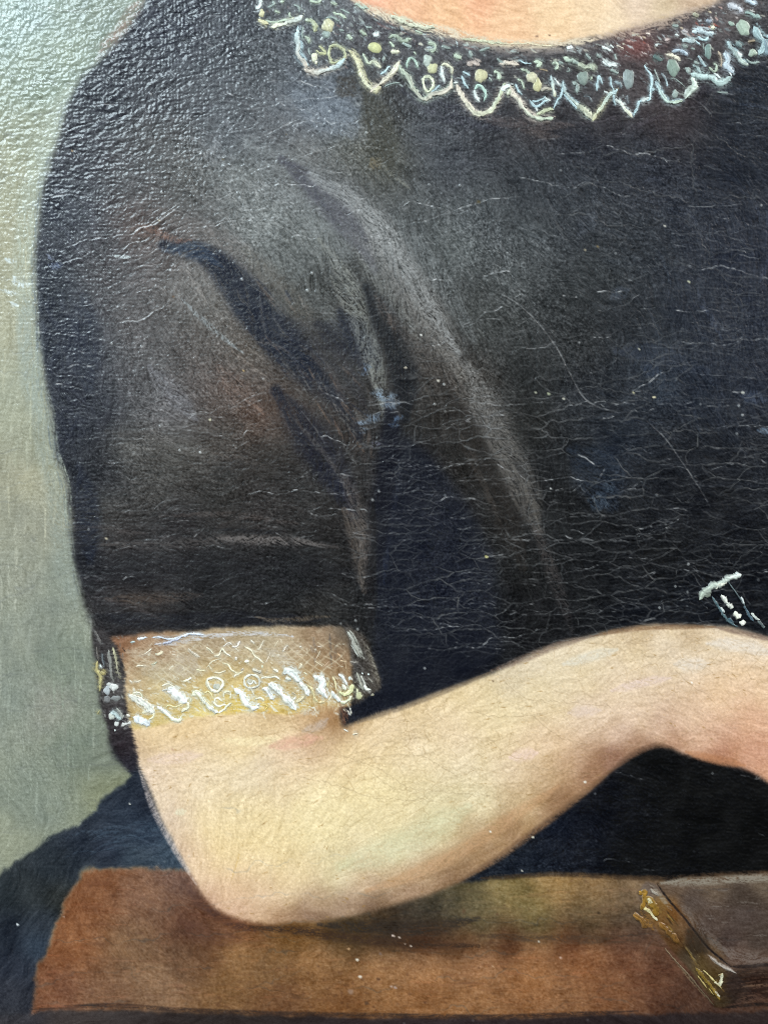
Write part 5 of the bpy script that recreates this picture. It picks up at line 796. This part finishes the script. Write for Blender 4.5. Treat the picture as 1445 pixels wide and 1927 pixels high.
# ---------------------------------------------------------------- materials
def node_mat(name, base=None, rough=.38, coat=.35, bump=.25, bump_scale=1500, spec=.5, attr=True):
    m = bpy.data.materials.new(name); m.use_nodes = True
    nt = m.node_tree; N = nt.nodes; Lk = nt.links
    b = N['Principled BSDF']
    tc = N.new('ShaderNodeTexCoord')
    n1 = N.new('ShaderNodeTexNoise'); n1.inputs['Scale'].default_value = bump_scale; n1.inputs['Detail'].default_value = 4
    n2 = N.new('ShaderNodeTexNoise'); n2.inputs['Scale'].default_value = 90; n2.inputs['Detail'].default_value = 5
    for n in (n1, n2): Lk.new(tc.outputs['Object'], n.inputs['Vector'])
    if attr:
        a = N.new('ShaderNodeAttribute'); a.attribute_name = 'pigment'; src = a.outputs['Color']
    else:
        rgb = N.new('ShaderNodeRGB'); rgb.outputs[0].default_value = (*base, 1); src = rgb.outputs[0]
    mx = N.new('ShaderNodeMix'); mx.data_type = 'RGBA'; mx.blend_type = 'MULTIPLY'; mx.inputs['Factor'].default_value = 1
    mr = N.new('ShaderNodeMapRange'); mr.inputs['To Min'].default_value = .90; mr.inputs['To Max'].default_value = 1.10
    mr.inputs['From Min'].default_value = .3; mr.inputs['From Max'].default_value = .7
    Lk.new(n1.outputs['Fac'], mr.inputs['Value']); Lk.new(src, mx.inputs['A']); Lk.new(mr.outputs['Result'], mx.inputs['B'])
    Lk.new(mx.outputs['Result'], b.inputs['Base Color'])
    rr = N.new('ShaderNodeMapRange'); rr.inputs['From Min'].default_value = .3; rr.inputs['From Max'].default_value = .7
    rr.inputs['To Min'].default_value = rough - .08; rr.inputs['To Max'].default_value = rough + .10
    Lk.new(n2.outputs['Fac'], rr.inputs['Value']); Lk.new(rr.outputs['Result'], b.inputs['Roughness'])
    b.inputs['Specular IOR Level'].default_value = spec
    b.inputs['Coat Weight'].default_value = coat; b.inputs['Coat Roughness'].default_value = .13
    bp = N.new('ShaderNodeBump'); bp.inputs['Strength'].default_value = bump; bp.inputs['Distance'].default_value = .00012
    Lk.new(n1.outputs['Fac'], bp.inputs['Height']); Lk.new(bp.outputs['Normal'], b.inputs['Normal'])
    return m
M_PAINT = node_mat('varnished_oil_paint', rough=.37, spec=.34, coat=.28, bump=.5, bump_scale=2100)
M_SKIN = node_mat('smooth_flesh_paint', rough=.42, spec=.3, coat=.08, bump=.22, bump_scale=1200)
M_IMP = node_mat('thick_impasto_paint', rough=.45, spec=.4, coat=.12, bump=.5, bump_scale=1300)
M_LINEN = node_mat('raw_linen', base=(.42, .36, .27), rough=.9, coat=0, bump=.8, bump_scale=900, attr=False)
M_PINE = node_mat('old_pine', base=(.40, .27, .15), rough=.7, coat=0, bump=.6, bump_scale=400, attr=False)

coll = scene.collection
def link(o, parent=None):
    coll.objects.link(o)
    if parent is not None:
        o.parent = parent
    return o

root = bpy.data.objects.new('oil_painting', None)
link(root); root.empty_display_size = .05
root['label'] = 'old crackled oil painting of a black lace-trimmed gown and a bare forearm on a table'
root['category'] = 'painting'

def s2l(c):
    c = np.asarray(c, np.float32) / 255.0
    return np.where(c <= .04045, c / 12.92, ((c + .055) / 1.055) ** 2.4)

# ---------------------------------------------------------------- the paint film: one relief sheet cut along the painted outlines
dense = lambda g, lo, hi: np.array([k for k in range(len(g)) if (lo <= g[k] <= hi) or k % 5 == 0 or k == len(g) - 1])
ci = dense(gx, -24, 1469); ri = dense(gy, -24, 1951)
nx, ny = len(ci), len(ri)
sub = np.ix_(ri, ci)
bulge = 0.0
VX = ((PX[sub] - CX) * S).astype(np.float32); VZ = ((CY - PY[sub]) * S).astype(np.float32); VY = (-H[sub] * S).astype(np.float32)
dHy, dHx = np.gradient(H, R)
NRM = np.stack([-dHx[sub], -np.ones_like(VX), dHy[sub]], -1)       # outward is -y, height grows towards it
NRM /= np.linalg.norm(NRM, axis=-1, keepdims=True)
COL = s2l(np.clip(img[sub] * 1.0, 0, 255)).astype(np.float32)
Lf = LAB[sub][:-1, :-1].copy()
Cv = LABC[sub][:-1, :-1]; Pg = LABP[sub][:-1, :-1]
Lf[Cv] = 100; Lf[Pg] = 101
idx = np.arange(nx * ny).reshape(ny, nx)
quads = np.stack([idx[:-1, :-1], idx[1:, :-1], idx[1:, 1:], idx[:-1, 1:]], -1)

def sheet(code, name, mat, parent, label=None):
    q = quads[Lf == code].reshape(-1, 4)
    if len(q) == 0:
        return None
    used, inv = np.unique(q, return_inverse=True)
    inv = inv.reshape(-1).astype(np.int32)
    me = bpy.data.meshes.new(name)
    me.vertices.add(len(used)); me.loops.add(len(inv)); me.polygons.add(len(q))
    co = np.stack([VX.ravel()[used], VY.ravel()[used], VZ.ravel()[used]], -1)
    me.vertices.foreach_set('co', co.ravel())
    me.loops.foreach_set('vertex_index', inv)
    me.polygons.foreach_set('loop_start', np.arange(0, len(inv), 4, dtype=np.int32))
    me.update(calc_edges=True)
    at = me.attributes.new('pigment', 'FLOAT_COLOR', 'POINT')
    c = np.ones((len(used), 4), np.float32); c[:, :3] = COL.reshape(-1, 3)[used]
    at.data.foreach_set('color', c.ravel())
    me.polygons.foreach_set('use_smooth', np.ones(len(q), bool))
    me.normals_split_custom_set_from_vertices(NRM.reshape(-1, 3)[used])
    me.materials.append(mat)
    o = bpy.data.objects.new(name, me); link(o, parent)
    if label: o['label'] = label
    return o
PART = {}
for k, n in enumerate(NAMES):
    PART[n] = sheet(k, n, M_SKIN if n in ('painted_neck', 'painted_forearm', 'painted_tabletop', 'painted_shadow') else M_PAINT, root)
sheet(100, 'book_cover', M_PAINT, PART['painted_book']); sheet(101, 'book_pages', M_PAINT, PART['painted_book'])

# ---------------------------------------------------------------- thick strokes standing proud of the film
def surf(x, y):
    return float(bilin(H, np.array([x]), np.array([y]))[0])
irng = np.random.default_rng(21)
def ridge_mesh(name, pts, w, col, parent, h=None, closed=False, taper=.20, rough=.34, round_=False, col2=None, hair=.5):
    P = spline(pts, closed, 1.8 if w < 9 else 2.4)
    if not closed and len(P) > 6:
        wb = np.convolve(irng.standard_normal(len(P) + 10), np.ones(5) / 5, 'same')[5:-5, None] * np.array([.7, 1.0]) * min(1.6, .28 * w)
        P = P + wb
    if closed: P = np.vstack([P, P[:1]])
    n = len(P)
    if n < 4:
        P = np.stack([np.interp(np.linspace(0, n - 1, 6), np.arange(n), P[:, k]) for k in (0, 1)], 1); n = 6
    T = np.gradient(P, axis=0); T /= np.linalg.norm(T, axis=1, keepdims=True) + 1e-9
    Nn = np.stack([-T[:, 1], T[:, 0]], 1)
    t = np.linspace(0, 1, n)
    ww = np.full(n, w / 2.0)
    if not closed:
        e = np.clip(np.minimum(t, 1 - t) / taper, 0, 1)
        ww *= (np.sqrt(1 - (1 - e) ** 2) * .9 + .1)
    def sm(a):
        a = irng.standard_normal(n + 6); a = np.convolve(a, np.ones(5) / 5, 'same')[3:-3]; return a * 1.6
    def jag(): return rough * sm(0) + .17 * irng.standard_normal(n)
    wl = ww * np.clip(1 + jag(), .35, 1.6); wr = ww * np.clip(1 + jag(), .35, 1.6)
    h = h if h is not None else min(.20 * w, 1.7)
    hh = h * np.clip(ww / (w / 2), .2, 1) ** .7 * (1 + .22 * sm(0))
    K = 9
    ss = np.linspace(-1, 1, K)
    prof = np.sqrt(np.clip(1 - ss ** 2, 0, 1))
    gro = irng.normal(0, .13, K) * hair
    V = []; C = []
    LT = 1.06 if name.startswith('lace') and P[0][1] > 600 else .97
    c0 = np.array(col, float) * LT; c1 = np.array(col2 if col2 is not None else col, float) * LT
    tone = sm(0)
    strk = irng.normal(0, .07, (K,))[None, :] + .05 * np.cumsum(irng.standard_normal((n, K)), 0) * .35
    for i in range(n):
        for k in range(K):
            wd = wl[i] if ss[k] < 0 else wr[i]
            q = P[i] + Nn[i] * ss[k] * wd
            hgt = surf(q[0], q[1]) + hh[i] * max(prof[k] * (1 + gro[k] + .10 * irng.standard_normal()), 0) - (.35 if k in (0, K - 1) else 0)
            V.append(((q[0] - CX) * S, -hgt * S, (CY - q[1]) * S))
            c = c0 * (1 - t[i]) + c1 * t[i]
            c = c * (1 + .06 * tone[i] + .04 * irng.standard_normal() + np.clip(strk[i, k], -.2, .14)) * (.84 + .16 * prof[k])
            if irng.random() < .06:
                c = c * .7
            if k in (0, K - 1):                       # thin edge: the ground shows through the paint
                u = min(max(int((q[0] - X0) / R), 0), NX - 1); v_ = min(max(int((q[1] - Y0) / R), 0), NY - 1)
                c = c * .30 + img[v_, u] * .70
            elif k in (1, K - 2):
                u = min(max(int((q[0] - X0) / R), 0), NX - 1); v_ = min(max(int((q[1] - Y0) / R), 0), NY - 1)
                c = c * .72 + img[v_, u] * .28
            C.append(np.clip(c, 5, 250))
    F = [(i * K + k, i * K + k + 1, (i + 1) * K + k + 1, (i + 1) * K + k) for i in range(n - 1) for k in range(K - 1)]
    me = bpy.data.meshes.new(name)
    me.from_pydata(V, [], F); me.update()
    at = me.attributes.new('pigment', 'FLOAT_COLOR', 'POINT')
    ca = np.ones((len(V), 4), np.float32); ca[:, :3] = s2l(np.array(C)); at.data.foreach_set('color', ca.ravel())
    me.polygons.foreach_set('use_smooth', np.ones(len(F), bool))
    me.materials.append(M_IMP)
    return link(bpy.data.objects.new(name, me), parent)

def dot_mesh(name, x, y, rx, ry, col, parent, ang=0.0, h=None):
    h = h if h is not None else min(.20 * min(rx, ry), 1.7)
    V = []; C = []; F = []
    ca, sa = math.cos(ang), math.sin(ang); NR, NA = 6, 20
    wob = [1 + .22 * irng.standard_normal() for _ in range(NA)]
    wob = [(wob[k - 1] + wob[k] * 2 + wob[(k + 1) % NA]) / 4 for k in range(NA)]
    lines = irng.normal(0, .5, 40)
    for r in range(NR + 1):
        rr = r / NR
        for a in range(NA):
            th = 2 * math.pi * a / NA
            lx = rx * rr * math.cos(th) * wob[a]; ly = ry * rr * math.sin(th) * wob[a]
            q = (x + lx * ca - ly * sa, y + lx * sa + ly * ca)
            st = lines[int((lx / max(rx, 1e-6) + 1.5) * 9) % 40]
            hgt = surf(*q) + h * (max(1 - rr ** 3.2, 0) * (.85 + .15 * st)) - (.35 if r == NR else 0)
            V.append(((q[0] - CX) * S, -hgt * S, (CY - q[1]) * S))
            c = np.array(col, float) * (1 + .07 * st + .03 * irng.standard_normal()) * (1 - .16 * rr ** 2)
            if r == NR:
                u = min(max(int((q[0] - X0) / R), 0), NX - 1); v_ = min(max(int((q[1] - Y0) / R), 0), NY - 1)
                c = c * .5 + img[v_, u] * .5
            C.append(np.clip(c, 5, 250))
    for r in range(NR):
        for a in range(NA):
            b = (a + 1) % NA
            F.append((r * NA + a, r * NA + b, (r + 1) * NA + b, (r + 1) * NA + a))
    me = bpy.data.meshes.new(name); me.from_pydata(V, [], F); me.update()
    at = me.attributes.new('pigment', 'FLOAT_COLOR', 'POINT')
    cc_ = np.ones((len(V), 4), np.float32); cc_[:, :3] = s2l(np.array(C)); at.data.foreach_set('color', cc_.ravel())
    me.polygons.foreach_set('use_smooth', np.ones(len(F), bool))
    me.materials.append(M_IMP)
    return link(bpy.data.objects.new(name, me), parent)

WF = 1.3
def run(ox, oy, items, parent, z=Z):
    for it in items:
        kind, pts, w, col = it[:4]; col2 = it[4] if len(it) > 4 else None
        if kind == 'd':
            (x, y), (rx, ry) = pts, w
            x, y = at(ox, oy, [(x, y)], z)[0]
            dot_mesh(KINDS[kind], x, y, rx * 1.08 / z, ry * 1.08 / z, col, parent, irng.normal(0, .25))
        elif kind == 'r':
            ridge_mesh(KINDS[kind], at(ox, oy, pts, z), w * WF / z, col, parent, closed=True, col2=None)
        else:
            ridge_mesh(KINDS[kind], at(ox, oy, pts, z), w * WF / z, col, parent, col2=col2)
col_ = PART['painted_lace_collar']; cuf_ = PART['painted_lace_cuff']
for ox_, oy_, items_, par_ in IMPASTO:
    run(ox_, oy_, items_, col_ if par_ == 'collar' else cuf_)
# buckle at the waist
bk = ridge_mesh('painted_buckle', at(945, 960, [(1068, 486), (1090, 450), (1130, 420), (1190, 395), (1240, 368), (1296, 348)], 2.89), 15,  (176, 188, 172), root, col2=(206, 214, 206), h=1.7, rough=.2)
for pts, w, c in [([(1150, 425), (1190, 400), (1225, 385)], 18, (214, 216, 200)), ([(1085, 445), (1075, 486)], 12, (166, 178, 164)), ([(1262, 340), (1282, 352)], 12, WH), ([(1100, 470), (1130, 455)], 20, (120, 128, 116)), ([(1138, 470), (1170, 520), (1200, 570), (1235, 610), (1280, 632)], 12, (84, 108, 114)), ([(1180, 525), (1205, 560)], 11, (206, 216, 214)),
                  ([(1188, 460), (1205, 480), (1222, 505), (1250, 530)], 20, (232, 234, 222)), ([(1214, 508), (1255, 532)], 20, (226, 230, 218)), ([(1262, 548), (1275, 565), (1290, 582)], 26, (238, 238, 222)), ([(1222, 385), (1262, 440), (1310, 510), (1330, 550)], 5, (96, 112, 114)), ([(1296, 470), (1312, 512)], 11, (214, 222, 220)), ([(1310, 520), (1340, 570), (1362, 605)], 13, (84, 106, 118)), ([(1350, 560), (1380, 585), (1400, 600)], 12, (216, 222, 214)), ([(1385, 600), (1425, 642)], 16, (104, 116, 116)), ([(1225, 590), (1255, 615)], 16, (60, 84, 94))]:
    ridge_mesh('buckle_stroke', at(945, 960, pts, 2.89), w * 1.3 / 2.89, c if isinstance(c, tuple) else c, bk, h=1.3)
dot_mesh('buckle_stroke', 945 + 1303 / 2.89, 960 + 612 / 2.89, 6.4, 5.6, (236, 236, 224), bk)
# gilt clasps on the book
for pts, w, c, c2 in [([(742, 742), (775, 730), (760, 790), (755, 830)], 16, (150, 112, 40), None), ([(765, 755), (800, 775), (830, 830), (845, 860)], 26, (160, 124, 48), (120, 88, 28)), ([(782, 760), (800, 775), (815, 800)], 18, (216, 204, 160), None), ([(750, 805), (795, 830), (842, 882)], 10, (214, 196, 130), (232, 226, 196)), ([(708, 850), (745, 865), (785, 920)], 22, (164, 118, 50), (120, 84, 40)),
                      ([(740, 720), (760, 735)], 10, (170, 130, 50), None), ([(820, 800), (846, 850)], 8, (196, 170, 90), None), ([(850, 890), (900, 940), (960, 1010)], 18, (146, 104, 46), (112, 78, 34)), ([(1050, 1140), (1110, 1210), (1180, 1310)], 12, (120, 96, 36), (150, 122, 50)), ([(1090, 1150), (1140, 1200), (1190, 1250)], 7, (206, 190, 130), None), ([(1060, 1180), (1110, 1250)], 6, (190, 170, 110), None), ([(1145, 1255), (1180, 1300)], 10, (220, 214, 190), None), ([(1196, 1168), (1182, 1240)], 11, (214, 210, 180), None), ([(1150, 1215), (1185, 1238)], 9, (216, 206, 170), None), ([(1170, 1180), (1200, 1170)], 8, (180, 160, 110), None), ([(1120, 1250), (1150, 1290)], 6, (190, 170, 100), None),
                      ([(1130, 1080), (1190, 1130), (1270, 1168)], 8, (176, 166, 156), None), ([(880, 1030), (930, 1090), (1000, 1165), (1080, 1260), (1150, 1345)], 6, (130, 112, 88), (90, 76, 56)), ([(800, 705), (850, 750)], 10, (166, 156, 142), None)]:
    ridge_mesh('gilt_stroke', at(945, 1427, pts, 2.89), w * (1.7 if w > 8 else 1.25) / 2.89, c, PART['painted_book'], col2=c2, h=min(2.0, w / 2.89 * .34))

# ---------------------------------------------------------------- linen and stretcher behind the paint
import bmesh
def box(name, lo, hi, mat, parent, bev=.0008):
    bm = bmesh.new(); bmesh.ops.create_cube(bm, size=1)
    for v in bm.verts:
        v.co = [lo[k] + (v.co[k] + .5) * (hi[k] - lo[k]) for k in range(3)]
    if bev: bmesh.ops.bevel(bm, geom=bm.edges[:], offset=bev, segments=2, affect='EDGES')
    me = bpy.data.meshes.new(name); bm.to_mesh(me); bm.free(); me.materials.append(mat)
    return link(bpy.data.objects.new(name, me), parent)
wx0, wx1 = (X0 - CX) * S, (gx[ci[-1]] - CX) * S; wz1, wz0 = (CY - Y0) * S, (CY - gy[ri[-1]]) * S
box('canvas', (wx0 - .001, .0012, wz0 - .001), (wx1 + .001, .0030, wz1 + .001), M_LINEN, root, .0005)
bw, bt = .04, .018
box('stretcher_bar', (wx0, .0032, wz1 - bw), (wx1, .0032 + bt, wz1), M_PINE, root)
box('stretcher_bar', (wx0, .0032, wz0), (wx1, .0032 + bt, wz0 + bw), M_PINE, root)
box('stretcher_bar', (wx0, .0032, wz0 + bw + .0003), (wx0 + bw, .0032 + bt, wz1 - bw - .0003), M_PINE, root)
box('stretcher_bar', (wx1 - bw, .0032, wz0 + bw + .0003), (wx1, .0032 + bt, wz1 - bw - .0003), M_PINE, root)
print('script seconds', round(time.time() - T0, 1), 'tris', sum(len(o.data.polygons) * 2 for o in scene.objects if o.type == 'MESH'))
